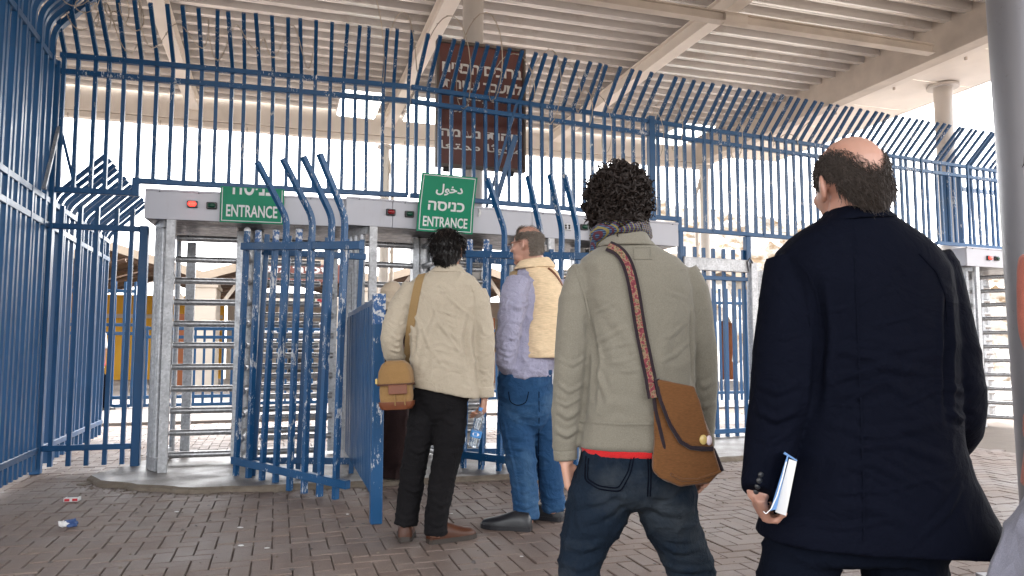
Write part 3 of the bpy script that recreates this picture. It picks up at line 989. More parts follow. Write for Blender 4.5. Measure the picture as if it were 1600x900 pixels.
# waist-high partition running out towards the queue
fo = Vector((-0.862, 4.80, 0)); fb_ = fr(C1, AA, 0.93, -0.42)
fd = fb_ - fo
fin = thing('queue_partition', 'blue close-slatted partition ending in a scuffed post at the front', 'barrier', fo[:], atan2(fd.y, fd.x))
FL = fd.length
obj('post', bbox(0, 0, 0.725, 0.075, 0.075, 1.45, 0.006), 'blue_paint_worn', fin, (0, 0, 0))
obj('bare_patch', bbox(0, 0, 1.355, 0.079, 0.079, 0.20, 0.004), 'bare_tip', fin)
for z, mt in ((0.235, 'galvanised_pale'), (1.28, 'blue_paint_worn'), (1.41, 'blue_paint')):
    rail(fin, 0.04, FL, z, 0.05, 0.04, mt)
for k in range(38):
    x = 0.075 + k * (FL - 0.1) / 38
    bar_at(fin, x, 'fin', [(0, 0, 0.17), (0, 0, 1.39)], 'blue_paint', 0.032, 0.012)
obj('bracket', bbox(FL - 0.35, -0.03, 1.36, 0.10, 0.05, 0.14, 0.004), 'blue_paint', fin)

# gate to the right of the housings
gt = thing('gate', 'blue barred gate under a galvanised beam, between olive sweatshirt and navy blazer', 'gate', BEND[:], AB)
obj('header_beam', bbox(3.85, -0.03, 2.12, 0.98, 0.06, 0.155, 0.006), 'galvanised_pale', gt)
obj('post', bbox(4.41, -0.02, 1.09, 0.10, 0.10, 2.16, 0.006), 'galvanised_pale', gt)
obj('post', bbox(4.56, -0.02, 1.05, 0.06, 0.08, 2.06, 0.006), 'galvanised_pale', gt)
obj('hinge_hoop', tube([(4.32, -0.07, 2.05), (4.30, -0.07, 2.17), (4.34, -0.07, 2.22), (4.38, -0.07, 2.16)], 0.013, 6), 'bolt_steel', gt)
rail(gt, 3.36, 4.34, 0.11, 0.055); rail(gt, 3.36, 4.34, 1.96, 0.05)
for k in range(7):
    bar_at(gt, 3.42 + 0.148 * k, 'gt', [(0, 0, 0.02), (0, 0, 2.33)], 'blue_paint', 0.036, 0.03)
lw = thing('fence_panel', 'blue barred panel behind the navy blazer, between gate post and far turnstile', 'fence', BEND[:], AB)
rail(lw, 4.64, 7.68, 0.15); rail(lw, 4.64, 7.68, 2.1)
for k in range(20):
    bar_at(lw, 4.72 + 0.150 * k, 'lw', [(0, 0, 0.03), (0, 0, 2.2)], 'blue_paint', 0.036)

# two loose braces leaning behind the fence by the brown board
br = thing('steel_brace', 'pair of dark slanting bars behind the fence below the brown board', 'brace', (0, 0, 0))
for a, b, w in (((764, 352), (806, 212), 0.055), ((757, 335), (808, 160), 0.03)):
    obj('bar', sq_tube([P(*a, 7.98), P(*b, 7.93)], w), 'blue_paint', br)

# razor wire
def coil(pts, r0, turns, jitter, rad=0.0048, n=22, barbs=True):
    pts = [Vector(p) for p in pts]
    L = len(pts) - 1
    path = []
    m = int(turns * n)
    for i in range(m + 1):
        t = i / m * L
        k = min(int(t), L - 1)
        c = pts[k].lerp(pts[k + 1], t - k)
        d = (pts[k + 1] - pts[k]).normalized()
        u = Vector((0, 0, 1)); w = d.cross(u).normalized()
        a = 2 * pi * i / n
        rr = r0 * (1 + jitter * sin(a * 0.37 + 1.3) + 0.5 * jitter * sin(a * 0.113))
        path.append(c + (u * cos(a) * rr + w * sin(a) * rr * 0.8) + d * 0.05 * sin(a * 0.5))
    parts = [tube(path, rad, 4)]
    if barbs:
        for i in range(3, m, 2):
            p = path[i]
            d = Vector((rng.gauss(0, 1), rng.gauss(0, 1), rng.gauss(0, 1))).normalized() * 0.014
            parts.append(tube([p - d, p + d], rad * 0.9, 3))
    return merge(*parts)
def wire(name, label, part):
    tag(obj(name, part, 'wire', fix=False), label, 'wire', 'barbed wire on the fence')
off = -0.22
wire('barbed_wire', 'thin barbed wire strung through the fence tips over the leftmost turnstile',
     coil([fr(CORNER, AA, -0.2, off, 4.12), fr(CORNER, AA, 1.2, off, 4.02), fr(CORNER, AA, 2.3, off, 4.02)], 0.15, 9, 0.5))
wire('barbed_wire', 'large springy loops of barbed wire in front of the brown board',
     coil([fr(BEND, AB, -0.6, off, 4.20), fr(BEND, AB, 0.5, off, 4.12), fr(BEND, AB, 1.5, off + 0.1, 4.02), fr(BEND, AB, 2.1, off + 0.1, 3.85)], 0.33, 7.5, 0.45, 0.0055))
wire('barbed_wire', 'loose barbed wire tangle above the gate under the roof edge',
     coil([fr(BEND, AB, 2.2, 0.15, 3.72), fr(BEND, AB, 3.6, 0.1, 3.8), fr(BEND, AB, 5.6, 0.05, 3.86)], 0.24, 8, 0.5))
wire('barbed_wire', 'barbed wire sagging among the bent tips in the upper left corner',
     coil([fr(CORNER, AL, 1.5, 0.30, 4.28), fr(CORNER, AL, 0.1, 0.30, 4.15), fr(CORNER, AA, 0.7, -0.3, 4.15)], 0.12, 9, 0.5))

# ---------------------------------------------------------------- canopy roof
cr = thing('canopy_roof', 'ribbed metal canopy roof with cream beams overhead', 'roof', (0, 0, 0), AE)
E1L, E1R, E2N, E2F = -16.0, 8.5, -2.5, 13.75
DZ = 5.48
prof = []
PT = 0.31
e = E2N
while e < E2F:
    prof += [(e, 0.0), (e + 0.04, 0.004), (e + 0.05, 0.016), (e + 0.06, 0.006), (e + 0.10, 0.012), (e + 0.125, 0.15), (e + 0.27, 0.15), (e + 0.295, 0.0)]
    e += PT
prof = [q for q in prof if q[0] <= E2F]
RAF = [-15.1, -11.7, -8.3, -4.9, -1.5, 1.9, 5.25, 8.5]
for a, b in zip(RAF, RAF[1:]):
    m = len(prof)
    dz_ = DZ + (0.004 if RAF.index(a) % 2 else 0.0)
    V = [(a - 0.03, y, dz_ + z) for y, z in prof] + [(b + 0.03, y, dz_ + z) for y, z in prof]
    V += [(a - 0.03, y, dz_ + z + 0.002) for y, z in prof] + [(b + 0.03, y, dz_ + z + 0.002) for y, z in prof]
    Fc = [(i, i + m, i + m + 1, i + 1) for i in range(m - 1)] + [(i + 2 * m, i + 1 + 2 * m, i + m + 1 + 2 * m, i + m + 2 * m) for i in range(m - 1)]
    obj('deck_sheet', (V, Fc), 'deck', cr, fix=False)
def ibeam(parent, name, p, q, w, h, mat, flange=0.018):
    """an I section from p to q (local), top at p.z"""
    p, q = Vector(p), Vector(q)
    d = q - p; L = d.length; a = atan2(d.y, d.x)
    part = merge(bbox(L / 2, 0, -flange / 2, L, w, flange, 0.002), bbox(L / 2, 0, -h + flange / 2, L, w, flange, 0.002), bbox(L / 2, 0, -h / 2, L, w * 0.45, h - flange * 2 - 0.002, 0.002))
    return obj(name, part, mat, parent, p, (0, 0, a))
for e1 in RAF[:-1]:
    ibeam(cr, 'rafter', (e1, E2N, DZ - 0.004), (e1, E2F, DZ - 0.004), 0.19, 0.22, 'cream_paint')
for e2 in (7.6,):
    ibeam(cr, 'tie_beam', (-15, e2, DZ - 0.28), (E1R - 0.15, e2, DZ - 0.28), 0.12, 0.13, 'cream_dirty')
    for e1 in RAF[:-1]:
        if e1 > -9:
            obj('tie_bracket', tube([(e1 - 0.16, e2, DZ - 0.345), (e1 + 0.16, e2, DZ - 0.345)], 0.085, 10), 'cream_dirty', cr, smooth=True)
# far edge beam: gutter fascia in two steps
for y, z, h, d in ((E2F + 0.12, 5.33, 0.46, 0.20), (E2F + 0.14, 5.04, 0.10, 0.16)):
    obj('fascia', bbox((E1L + E1R) / 2, y, z, E1R - E1L + 0.3, d, h, 0.006), 'cream_paint', cr)
# right edge beam with two ledges and the soffit outside it
for x, z, w, h in ((E1R + 0.12, 5.35, 0.24, 0.56), (E1R + 0.30, 5.145, 0.16, 0.15)):
    obj('edge_beam', bbox(x, (E2N + E2F) / 2 + 0.1, z, w, E2F - E2N, h, 0.008), 'cream_dirty' if w > .2 else 'cream_paint', cr)
e2 = E2F
while e2 > E2N + 1:
    obj('soffit_panel', bbox(E1R + 1.15, e2 - 0.62, 5.26, 1.55, 1.225, 0.03, 0.004), 'cream_paint', cr)
    obj('gutter_clip', bbox(E1R + 0.37, e2 - 0.02, 5.10, 0.03, 0.03, 0.14, 0.003), 'cream_dirty', cr)
    e2 -= 1.24
obj('outer_fascia', bbox(E1R + 1.95, (E2N + E2F) / 2, 5.34, 0.05, E2F - E2N, 0.20, 0.006), 'cream_paint', cr)
for e1 in (-9.0, -7.6, -6.2, -4.8, -3.4, -2.0, -0.6, 0.8, 2.2, 3.6, 5.0, 6.4, 7.8):
    obj('gutter_clip', bbox(e1, E2F - 0.06, 4.97, 0.02, 0.05, 0.07, 0.003), 'cream_dirty', cr)
def ceiling_lamp(label, p, w=0.62, d=1.25):
    t = thing('ceiling_lamp', label, 'lamp', p, AE, 'fluorescent lamps under the canopy')
    obj('housing', bbox(0, 0, 0.045, w + 0.04, d + 0.04, 0.07, 0.006), 'white_plastic', t)
    obj('diffuser', bbox(0, 0, -0.005, w, d, 0.03, 0.01), 'tube_light', t)
ceiling_lamp('lit ceiling lamp above the gap between the first two green signs', P(562, 164, 11.8))
ceiling_lamp('lit ceiling lamp just left of the brown board', P(668, 174, 12.3))
ceiling_lamp('lit ceiling lamp near the far corner of the roof, right of curly hair', P(1066, 211, 13.7))

# columns
def column(label, p, r, z1, mat='column_paint', pipe=None, lean=None, cap=True):
    t = thing('steel_column', label, 'column', (p[0], p[1], 0), 0, 'round steel columns')
    obj('shaft', tube([(0, 0, 0), (0, 0, z1)], r, 28), mat, t, smooth=True)
    obj('base_plate', bbox(0, 0, 0.012, r * 3.2, r * 3.2, 0.024, 0.003), mat, t)
    if cap:
        obj('cap_plate', tube([(0, 0, z1 - 0.05), (0, 0, z1 - 0.012)], r * 1.7, 24), mat, t)
    if pipe:
        obj('downpipe', tube([(pipe, -0.02, 0.05), (pipe, -0.02, z1 - 0.65), (pipe * 0.3, -0.02, z1 - 0.2)], 0.035, 10), 'cream_dirty', t, smooth=True)
        obj('pipe_clip', tube([(pipe, -0.02, 2.9), (pipe, -0.02, 2.95)], 0.043, 10), 'cream_dirty', t)
    return t
column('round column carrying the brown board, rising into the roof', P(739, 100, 8.25), 0.118, 5.22, cap=False)
column('column with thin downpipe behind the middle housing, left of green sign', (P(601, 300, 13.95).x, 13.95), 0.092, 4.98, pipe=0.155)
column('column with downpipe at the far roof corner behind the gate', (P(1101, 320, 15.55).x, 15.55), 0.105, 4.98, pipe=-0.19)
column('column under the pale soffit, behind the fence near the right edge', (P(1476, 200, 11.4).x, 11.4), 0.135, 5.24)
pl = thing('steel_pillar', 'thick dark grey steel pillar at the right edge', 'column', (2.495, 3.45, 0))
pl.rotation_euler = (0, radians(-0.75), 0)
obj('shaft', tube([(0, 0, 0), (0, 0, 5.4)], 0.15, 48), 'pillar_steel', pl, smooth=True)
obj('base_plate', bbox(0, 0, 0.012, 0.5, 0.5, 0.024, 0.003), 'pillar_steel', pl)
# ---------------------------------------------------------------- background beyond the turnstiles
def shelter(label, e1, sign=False, back='yellow_wall'):
    """gabled shelter, ridge running away from the camera"""
    t = thing('gable_shelter', label, 'shelter', E(e1, 20.1), AE, 'gabled shelters behind')
    W2, ZA, ZV, D = 2.15, 3.58, 2.92, 9.0
    for s in (-1, 1):
        # roof slope in strips with two open daylight gaps
        strips = [(0.0, 2.3), (2.62, 5.4), (5.72, D)]
        for y0, y1 in strips:
            V = []
            for y in (y0, y1):
                V += [(0, y, ZA), (s * W2, y, ZV), (s * W2, y, ZV + 0.07), (0, y, ZA + 0.07)]
            obj('roof_slope', (V, [(0, 1, 5, 4), (3, 7, 6, 2), (0, 3, 2, 1), (4, 5, 6, 7), (1, 2, 6, 5), (0, 4, 7, 3)]), 'brown_soffit', t)
        for y in (0.6, 2.4, 4.2, 6.0, 7.8):
            obj('purlin', sq_tube([(s * 0.05, y, ZA - 0.07), (s * (W2 - 0.05), y, ZV - 0.07)], 0.09), 'brown_soffit', t)
        V = [(0, -0.06, ZA - 0.08), (s * W2, -0.06, ZV - 0.10), (s * W2, -0.06, ZV + 0.12), (0, -0.06, ZA + 0.13)]
        V += [(x, 0.0 - 0.003, z) for x, _, z in V]
        obj('verge_board', (V, [(0, 1, 2, 3), (4, 7, 6, 5), (0, 4, 5, 1), (2, 6, 7, 3), (1, 5, 6, 2), (0, 3, 7, 4)]), 'tan_roof', t)
        obj('strut', sq_tube([(s * 1.72, 0.4, 2.25), (s * 1.15, 0.4, 3.1)], 0.09), 'cream_wall', t)
    obj('pier', bbox(W2, 0.9, 1.47, 0.62, 1.5, 2.9, 0.02), 'cream_wall', t)
    obj('pier_cap', bbox(W2, 0.9, 2.70, 0.70, 1.58, 0.10, 0.01), 'cream_wall', t)
    obj('back_wall', bbox(0, D, 1.5, W2 * 2 - .1, 0.12, 3.0, 0.01), back, t)
    obj('wall_band', bbox(0, D - 0.08, 2.25, W2 * 2 - .2, 0.05, 0.14, 0.005), 'cream_wall', t)
    for k in range(4):
        obj('wall_panel', bbox(-1.55 + k * 1.02, D - 0.09, 1.15, 0.94, 0.05, 1.95, 0.006), back, t)
    obj('door', bbox(W2 - 0.62, 2.0, 1.05, 0.50, 0.06, 2.0, 0.008), 'orange_door', t)
    obj('dark_opening', bbox(0.45, D - 0.14, 1.05, 0.75, 0.05, 2.05, 0.008), 'dark_door', t)
    if sign:
        sg = obj('name_board', bbox(-0.05, -0.14, 3.06, 2.5, 0.05, 0.48, 0.01), 'sign_brown', t)
        lettering(sg, HE('סכיר קב'), -0.75, 1.05, 3.02, 3.22, -0.168, 'sign_white', 0.03)
    return t
shelter('tan gabled shelter with yellow back wall, seen left of the first turnstile', -3.97)
shelter('gabled shelter with a brown name board, seen through the peeling barrier', 0.33, True, 'cream_wall')
shelter('gabled shelter behind the middle turnstile and beige vest', 4.63, False, 'cream_wall')
shelter('gabled shelter hidden behind curly-haired man', 8.93, False, 'cream_wall')
shelter('tan gabled shelter seen through the gate bars', 13.2, False, 'cream_wall')
shelter('gabled shelter far left behind the side fence', -8.27)

ih = thing('inner_header', 'cream header with small green and red lamps seen through the peeling barrier', 'turnstile header', E(0.35, 18.4), AE)
obj('housing', bbox(0, 0, 2.22, 2.1, 0.5, 0.22, 0.01), 'cream_wall', ih)
for x, m in ((0.42, 'lamp_green'), (0.58, 'lamp_red')):
    obj('lamp', bbox(x, -0.265, 2.24, 0.10, 0.03, 0.09, 0.01), m, ih)
for x in (-1.0, -0.3, 0.4, 1.0):
    obj('post', bbox(x, 0, 1.055, 0.08, 0.1, 2.1, 0.01), 'cream_wall', ih)
for k in range(9):
    obj('rotor_arm', tube([(-0.9, 0, 0.3 + 0.2 * k), (0.95, 0, 0.3 + 0.2 * k)], 0.024, 8), 'arm_steel', ih)

def bgfence(label, e1a, e1b, e2, rails, ztop, sp=0.165):
    t = thing('back_fence', label, 'fence', E(e1a, e2), AE, 'blue fences behind the turnstiles')
    L = e1b - e1a
    for z in rails:
        rail(t, 0, L, z, 0.06, 0.05)
    k = 0
    while k * sp < L:
        bar_at(t, 0.03 + k * sp, 'bg%.2f' % ztop, [(0, 0, 0.04), (0, 0, ztop)], 'blue_paint', 0.042)
        k += 1
bgfence('tall blue back fence in front of the yellow wall', -5.2, -2.55, 15.2, (0.06, 0.21, 1.38, 1.54, 2.16), 2.34)
bgfence('low blue back fence seen through the leftmost turnstile', -2.5, 1.9, 15.2, (0.06, 0.21, 1.32, 1.48), 1.52)
bgfence('low blue back fence seen past the water bottle', 1.95, 5.2, 15.2, (0.06, 0.21, 1.32, 1.48), 1.52)
bgfence('tall blue back fence seen through the gate', 7.6, 10.4, 13.4, (0.2, 2.05), 2.35, 0.16)

# stone bank on the right
hb = []
NX, NY = 70, 46
for j in range(NY):
    for i in range(NX):
        e1 = 11.5 + i * 0.42; f = j / (NY - 1)
        st = f * 7; k = math.floor(st); w = st - k
        rise = k + max(0, min(1, (w - 0.35) / 0.4))
        e2 = 15.0 + f * 9.0 + 0.12 * i
        hb.append((e1, e2 + 0.25 * math.sin(i * 0.9 + j), rise * 0.95 - 0.1))
hb = np.array(hb)
nz = vnoise(hb * 1.3, 5) * 0.35 + vnoise(hb * 3.1, 6) * 0.18
hb[:, 2] += nz; hb[:, 1] += vnoise(hb * 2.0, 9) * 0.35
hV = [tuple(E(a, b, c)) for a, b, c in hb]
hF = [(j * NX + i, j * NX + i + 1, (j + 1) * NX + i + 1, (j + 1) * NX + i) for j in range(NY - 1) for i in range(NX - 1)]
struct(obj('rocky_bank', (hV, hF), 'rubble', fix=False))

# ---------------------------------------------------------------- litter
def litter(name, label, cat, part, mat, group=None):
    return tag(obj(name, part, mat), label, cat, group)
g = G(113, 783)
cp = thing('cigarette_packet', 'crushed red and white cigarette packet on the paving at left', 'packet', (g.x, g.y, 0.0), radians(12))
obj('box', bbox(0, 0, 0.014, 0.098, 0.062, 0.028, 0.003), 'paper', cp)
for x in (-0.026, 0.026):
    obj('red_band', bbox(x, -0.0315, 0.014, 0.034, 0.002, 0.018, 0.0005), 'pack_red', cp)
obj('red_band', bbox(-0.0495, 0, 0.014, 0.002, 0.05, 0.022, 0.0005), 'pack_red', cp)
obj('open_flap', bbox(0.0, 0.012, 0.029, 0.072, 0.022, 0.002, 0.0005), 'foil_dark', cp)
def crumple(c, r, seed, flat=0.5):
    V, Fc = ell((0, 0, 0), (r, r * 0.6, r * flat), None, 20, 14)
    a = np.array(V)
    d = 1 + 0.75 * vnoise(a * 60, seed)[:, None] + 0.3 * vnoise(a * 150, seed + 4)[:, None]
    a = a * d
    a[:, 2] -= a[:, 2].min() - 0.001
    return [tuple(v) for v in a + np.array(c)], Fc
g = G(104, 824)
cw = thing('crumpled_wrapper', 'crumpled white and blue wrapper lying on the paving at left', 'wrapper', (g.x, g.y, 0))
obj('white_side', crumple((-0.022, 0, 0), 0.036, 3), 'paper', cw)
obj('blue_side', crumple((0.026, 0.006, 0), 0.034, 8, 0.62), 'wrapper_blue', cw)
for i, (x, y, w, lab) in enumerate(((377, 853, .038, 'white paper scrap on the paving nearest the bottom edge at left'), (276, 800, .03, 'small flat pale scrap left of the blue partition post'), (375, 825, .03, 'pale gum-like scrap in the middle of the left paving'),
        (543, 804, .022, 'small yellowish scrap by the foot of the blue partition'), (706, 803, .028, 'small pale scrap between tan jacket man and beige vest man'), (815, 870, .024, 'small white scrap on the paving right of the brown shoes'), (417, 857, .02, 'small white crumb on the paving below the peeling barrier'))):
    g = G(x, y)
    litter('paper_scrap', lab, 'scrap', crumple((g.x, g.y, 0.0), w / 2, 20 + i, 0.12), 'paper', 'scraps of litter on the paving')

gv = []
for k in range(900):
    if k < 520:
        a = SLAB_E[rng.randrange(0, 9)]; b = SLAB_E[min(9, SLAB_E.index(a) + 1)]
        q = a.lerp(b, rng.random()) + Vector((rng.gauss(0, 0.05), -abs(rng.gauss(0.04, 0.10)), 0))
    else:
        q = Vector((rng.uniform(-3.4, 3.0), rng.uniform(3.6, 7.0), 0))
        if inside(q, SLAB_E): continue
    s_ = abs(rng.gauss(0.0035, 0.002)) + 0.0015
    V, Fc = ell((q.x, q.y, s_ * 0.3), (s_ * rng.uniform(0.8, 1.6), s_, s_ * 0.6), Matrix.Rotation(rng.uniform(0, 3), 3, 'Z'), 5, 3)
    gv.append((V, Fc))
gr_ = tag(obj('grit', merge(*gv), 'concrete_edge', fix=False), 'fine grit and sand scattered on the paving bricks', 'grit')
gr_['kind'] = 'stuff'
gv = []
for k in range(60):
    q = Vector((rng.uniform(-3.0, 3.2), rng.uniform(3.7, 6.6), 0))
    if inside(q, SLAB_E): continue
    r_ = rng.uniform(0.007, 0.016)
    gv.append(ell((q.x, q.y, 0.0), (r_, r_ * rng.uniform(.7, 1), 0.0035), None, 10, 5))
gm_ = tag(obj('chewing_gum', merge(*gv), 'gum', fix=False), 'trodden chewing gum spots on the paving bricks', 'gum')
gm_['kind'] = 'stuff'
# ---------------------------------------------------------------- people: body, clothes, hair
def union(name, parts, voxel=0.008, smooth=4, fac=0.5):
    """one continuous skin grown over overlapping closed volumes"""
    me = bpy.data.meshes.new(name)
    V, Fc = merge(*parts)
    me.from_pydata(V, [], Fc)
    bm = bmesh.new(); bm.from_mesh(me)
    bmesh.ops.recalc_face_normals(bm, faces=bm.faces)
    bm.to_mesh(me); bm.free()
    o = bpy.data.objects.new(name, me); COL.objects.link(o)
    m = o.modifiers.new('r', 'REMESH'); m.mode = 'VOXEL'; m.voxel_size = voxel
    if smooth:
        s = o.modifiers.new('s', 'SMOOTH'); s.factor = fac; s.iterations = smooth
    bpy.context.view_layer.update()
    out = bpy.data.meshes.new_from_object(o.evaluated_get(bpy.context.evaluated_depsgraph_get()))
    bpy.data.objects.remove(o); bpy.data.meshes.remove(me)
    out.name = name
    out.materials.clear()
    return out
def coords(me):
    a = np.empty(len(me.vertices) * 3); me.vertices.foreach_get('co', a); a = a.reshape(-1, 3)
    b = np.empty(len(me.vertices) * 3); me.vertices.foreach_get('normal', b); b = b.reshape(-1, 3)
    return a, b
def put_coords(me, a):
    me.vertices.foreach_set('co', np.ascontiguousarray(a).reshape(-1)); me.update()
def bvh(me):
    return BVHTree.FromPolygons([v.co[:] for v in me.vertices], [p.vertices[:] for p in me.polygons])
def on(b, px, py, off=0.004):
    """the point of a garment's near side seen at a measured spot"""
    d = ray(px, py).normalized()
    h = b.ray_cast(Vector((0, 0, EYE)), d)
    if h[0] is None: return None
    return h[0] - d * off
def folds(me, noises=(), segs=(), b=None):
    """cloth relief: noises = (freq xyz, amp, seed, kind); segs = (points px.., width, amp) raised creases"""
    a, nrm = coords(me)
    d = np.zeros(len(a))
    for fq, amp, seed, kind in noises:
        p = a * np.array(fq)
        p = p + 0.6 * np.stack([vnoise(a * 5, seed + 31), vnoise(a * 5, seed + 32), vnoise(a * 5, seed + 33)], 1)
        d += amp * (ridged(p, seed) if kind == 'r' else vnoise(p, seed))
    if segs:
        b = b or bvh(me)
        for pts, wd, amp in segs:
            q = [on(b, x, y, 0.0) for x, y in pts]
            q = [np.array(v) for v in q if v is not None]
            best = np.full(len(a), 9.0); tt = np.zeros(len(a))
            nseg = max(1, len(q) - 1)
            for i in range(len(q) - 1):
                A, B = q[i], q[i + 1]
                ab = B - A; L = ab @ ab + 1e-9
                t = np.clip(((a - A) @ ab) / L, 0, 1)
                dist = np.linalg.norm(a - (A + t[:, None] * ab), axis=1)
                m = dist < best
                best[m] = dist[m]; tt[m] = ((i + t) / nseg)[m]
            env = np.sin(np.clip(tt, 0.02, 0.98) * pi) ** 0.6
            x = best / wd
            d += amp * env * (np.exp(-x * x) - 0.55 * np.exp(-((x - 1.7) ** 2) * 2.2))
    put_coords(me, a + nrm * d[:, None])
    return me
def wear(name, me, mat, parent, smooth=True):
    me.materials.append(MAT[mat])
    me.shade_smooth()
    o = bpy.data.objects.new(name, me); COL.objects.link(o); o.parent = parent
    o.matrix_parent_inverse = parent.matrix_basis.inverted() if False else Matrix.Identity(4)
    o.location = -parent.location
    return o
def rings(rows, Y, n=32, sq=2.4):
    """rows: (py, px left, px right, half depth, [dY], [tilt dz/dx])"""
    R = []
    for r in rows:
        py, xl, xr, ry = r[:4]
        dy = r[4] if len(r) > 4 else 0.0
        tl = r[5] if len(r) > 5 else 0.0
        c = P((xl + xr) / 2, py, Y + dy)
        R.append((c, (xr - xl) / 2 * (Y + dy) / F, ry, tl))
    return loft(R, n, sq)
def limb(pts, Y, n=16, flat=1.0):
    """pts: (px, py, radius, dY)"""
    Q = [P(p[0], p[1], Y + (p[3] if len(p) > 3 else 0.0)) for p in pts]
    rs = [p[2] for p in pts]
    # round the run with extra points
    QQ, RR = [], []
    for i in range(len(Q) - 1):
        for k in range(4):
            t = k / 4
            p0 = Q[max(i - 1, 0)]; p1 = Q[i]; p2 = Q[i + 1]; p3 = Q[min(i + 2, len(Q) - 1)]
            QQ.append(0.5 * ((2 * p1) + (p2 - p0) * t + (2 * p0 - 5 * p1 + 4 * p2 - p3) * t * t + (3 * p1 - p0 - 3 * p2 + p3) * t ** 3))
            RR.append(rs[i] + (rs[i + 1] - rs[i]) * t)
    QQ.append(Q[-1]); RR.append(rs[-1])
    return tube(QQ, RR, n, flat=flat)
def seg(a, b, r0, r1, n=10):
    return tube([a, a.lerp(b, .5), b], [r0, (r0 + r1) / 2, r1], n)
def hand(w, d, side, palm, curl=0.5, k=1.0, spread=0.06, thumb=0.6):
    """wrist point, finger direction, thumb side and palm facing; returns closed volumes"""
    d = Vector(d).normalized(); side = Vector(side); side = (side - d * side.dot(d)).normalized()
    palm = d.cross(side) if Vector(palm).dot(d.cross(side)) > 0 else side.cross(d)
    out = []
    offs = (0.027, 0.009, -0.009, -0.026)
    lens = ((.040, .026, .021), (.045, .030, .022), (.041, .028, .021), (.032, .021, .019))
    for i, (o, ls) in enumerate(zip(offs, lens)):
        kn = w + d * (0.088 - 0.006 * abs(i - 1)) * k + side * o * k
        out.append(seg(w + side * o * 0.55 * k, kn, 0.015 * k, 0.0125 * k))
        p = kn; dd = (d + side * spread * (1.5 - i)).normalized()
        for j, L in enumerate(ls):
            ang = curl * (0.75, 1.05, 0.8)[j] * (1 + 0.08 * i)
            ax = dd.cross(palm)
            dd = (Quaternion(ax, ang) @ dd).normalized() if ax.length > 1e-6 else dd
            q = p + dd * L * k
            out.append(seg(p, q, (0.0095 - 0.0009 * j) * k, (0.0088 - 0.0011 * j) * k))
            out.append(ell(q, ((0.0088 - 0.0011 * j) * k,) * 3, None, 8, 6))
            p = q
    t0 = w + d * 0.022 * k + side * 0.024 * k + palm * 0.006
    t1 = t0 + (d * 0.75 + side * 0.75 * (1 - thumb * .4) + palm * thumb * 0.6).normalized() * 0.044 * k
    t2 = t1 + (d * 0.95 + side * 0.15 + palm * thumb * 0.9).normalized() * 0.033 * k
    t3 = t2 + (d * 1.0 - side * 0.15 + palm * thumb * 0.8).normalized() * 0.024 * k
    for a, b, r0, r1 in ((t0, t1, .014, .0115), (t1, t2, .011, .0098), (t2, t3, .0098, .0075)):
        out.append(seg(a, b, r0 * k, r1 * k))
    out.append(ell(t3, (0.0078 * k,) * 3, None, 8, 6))
    return out
class Head:
    """a head looking along its own +y"""
    def __init__(s, c, yaw, pitch=0.0, roll=0.0, k=1.0, jaw=1.0):
        s.c = Vector(c); s.k = k
        s.R = (Matrix.Rotation(yaw, 3, 'Z') @ Matrix.Rotation(pitch, 3, 'X') @ Matrix.Rotation(roll, 3, 'Y'))
        s.jaw = jaw
    def w(s, x, y, z): return s.c + s.R @ (Vector((x, y, z)) * s.k)
    def e(s, c, r, nu=16, nv=12, rot=None):
        M = s.R if rot is None else s.R @ rot
        return ell(s.w(*c), tuple(q * s.k for q in r), M, nu, nv)
    def parts(s):
        o = [s.e((0, -0.012, 0.028), (0.077, 0.097, 0.092), 20, 14),          # skull
             s.e((0, 0.030, -0.020), (0.066, 0.068, 0.085)),                   # face
             s.e((0, 0.042, -0.075), (0.050 * s.jaw, 0.050, 0.042)),           # jaw
             s.e((0, 0.082, -0.103), (0.020, 0.016, 0.017), 10, 8),            # chin
             s.e((0, -0.045, -0.020), (0.062, 0.058, 0.075)),                  # nape
             s.e((0, 0.088, 0.022), (0.048, 0.012, 0.010), 12, 8),             # brow
             s.e((0.040, 0.066, -0.022), (0.022, 0.022, 0.022), 10, 8), s.e((-0.040, 0.066, -0.022), (0.022, 0.022, 0.022), 10, 8),
             s.e((0, 0.105, -0.022), (0.015, 0.020, 0.012), 10, 8),            # nose tip
             s.e((0, 0.096, -0.002), (0.010, 0.014, 0.028), 10, 8),            # bridge
             s.e((0, 0.089, -0.058), (0.024, 0.012, 0.0065), 10, 8), s.e((0, 0.088, -0.070), (0.021, 0.012, 0.0065), 10, 8)]
        for sx in (-1, 1):                                                     # ears
            rot = Matrix.Rotation(sx * 0.45, 3, 'Z') @ Matrix.Rotation(-0.15, 3, 'X')
            o += [s.e((sx * 0.083, -0.012, -0.010), (0.009, 0.019, 0.033), 12, 8, rot), s.e((sx * 0.080, -0.004, -0.035), (0.009, 0.011, 0.013), 10, 8, rot),
                  s.e((sx * 0.089, -0.019, -0.002), (0.006, 0.012, 0.026), 10, 8, rot)]
        return o
    def eyes(s, parent):
        for sx in (-1, 1):
            o = obj('eye', s.e((sx * 0.031, 0.078, 0.006), (0.0125, 0.0125, 0.0125), 12, 10), 'eye_white', parent, -parent.location, smooth=True)
            obj('iris', s.e((sx * 0.031, 0.0868, 0.006), (0.0058, 0.0045, 0.0058), 10, 8), 'eye_dark', o, smooth=True)
            obj('eyebrow', s.e((sx * 0.031, 0.0915, 0.026), (0.017, 0.004, 0.003), 10, 6), 'hair_dark', parent, -parent.location, smooth=True)
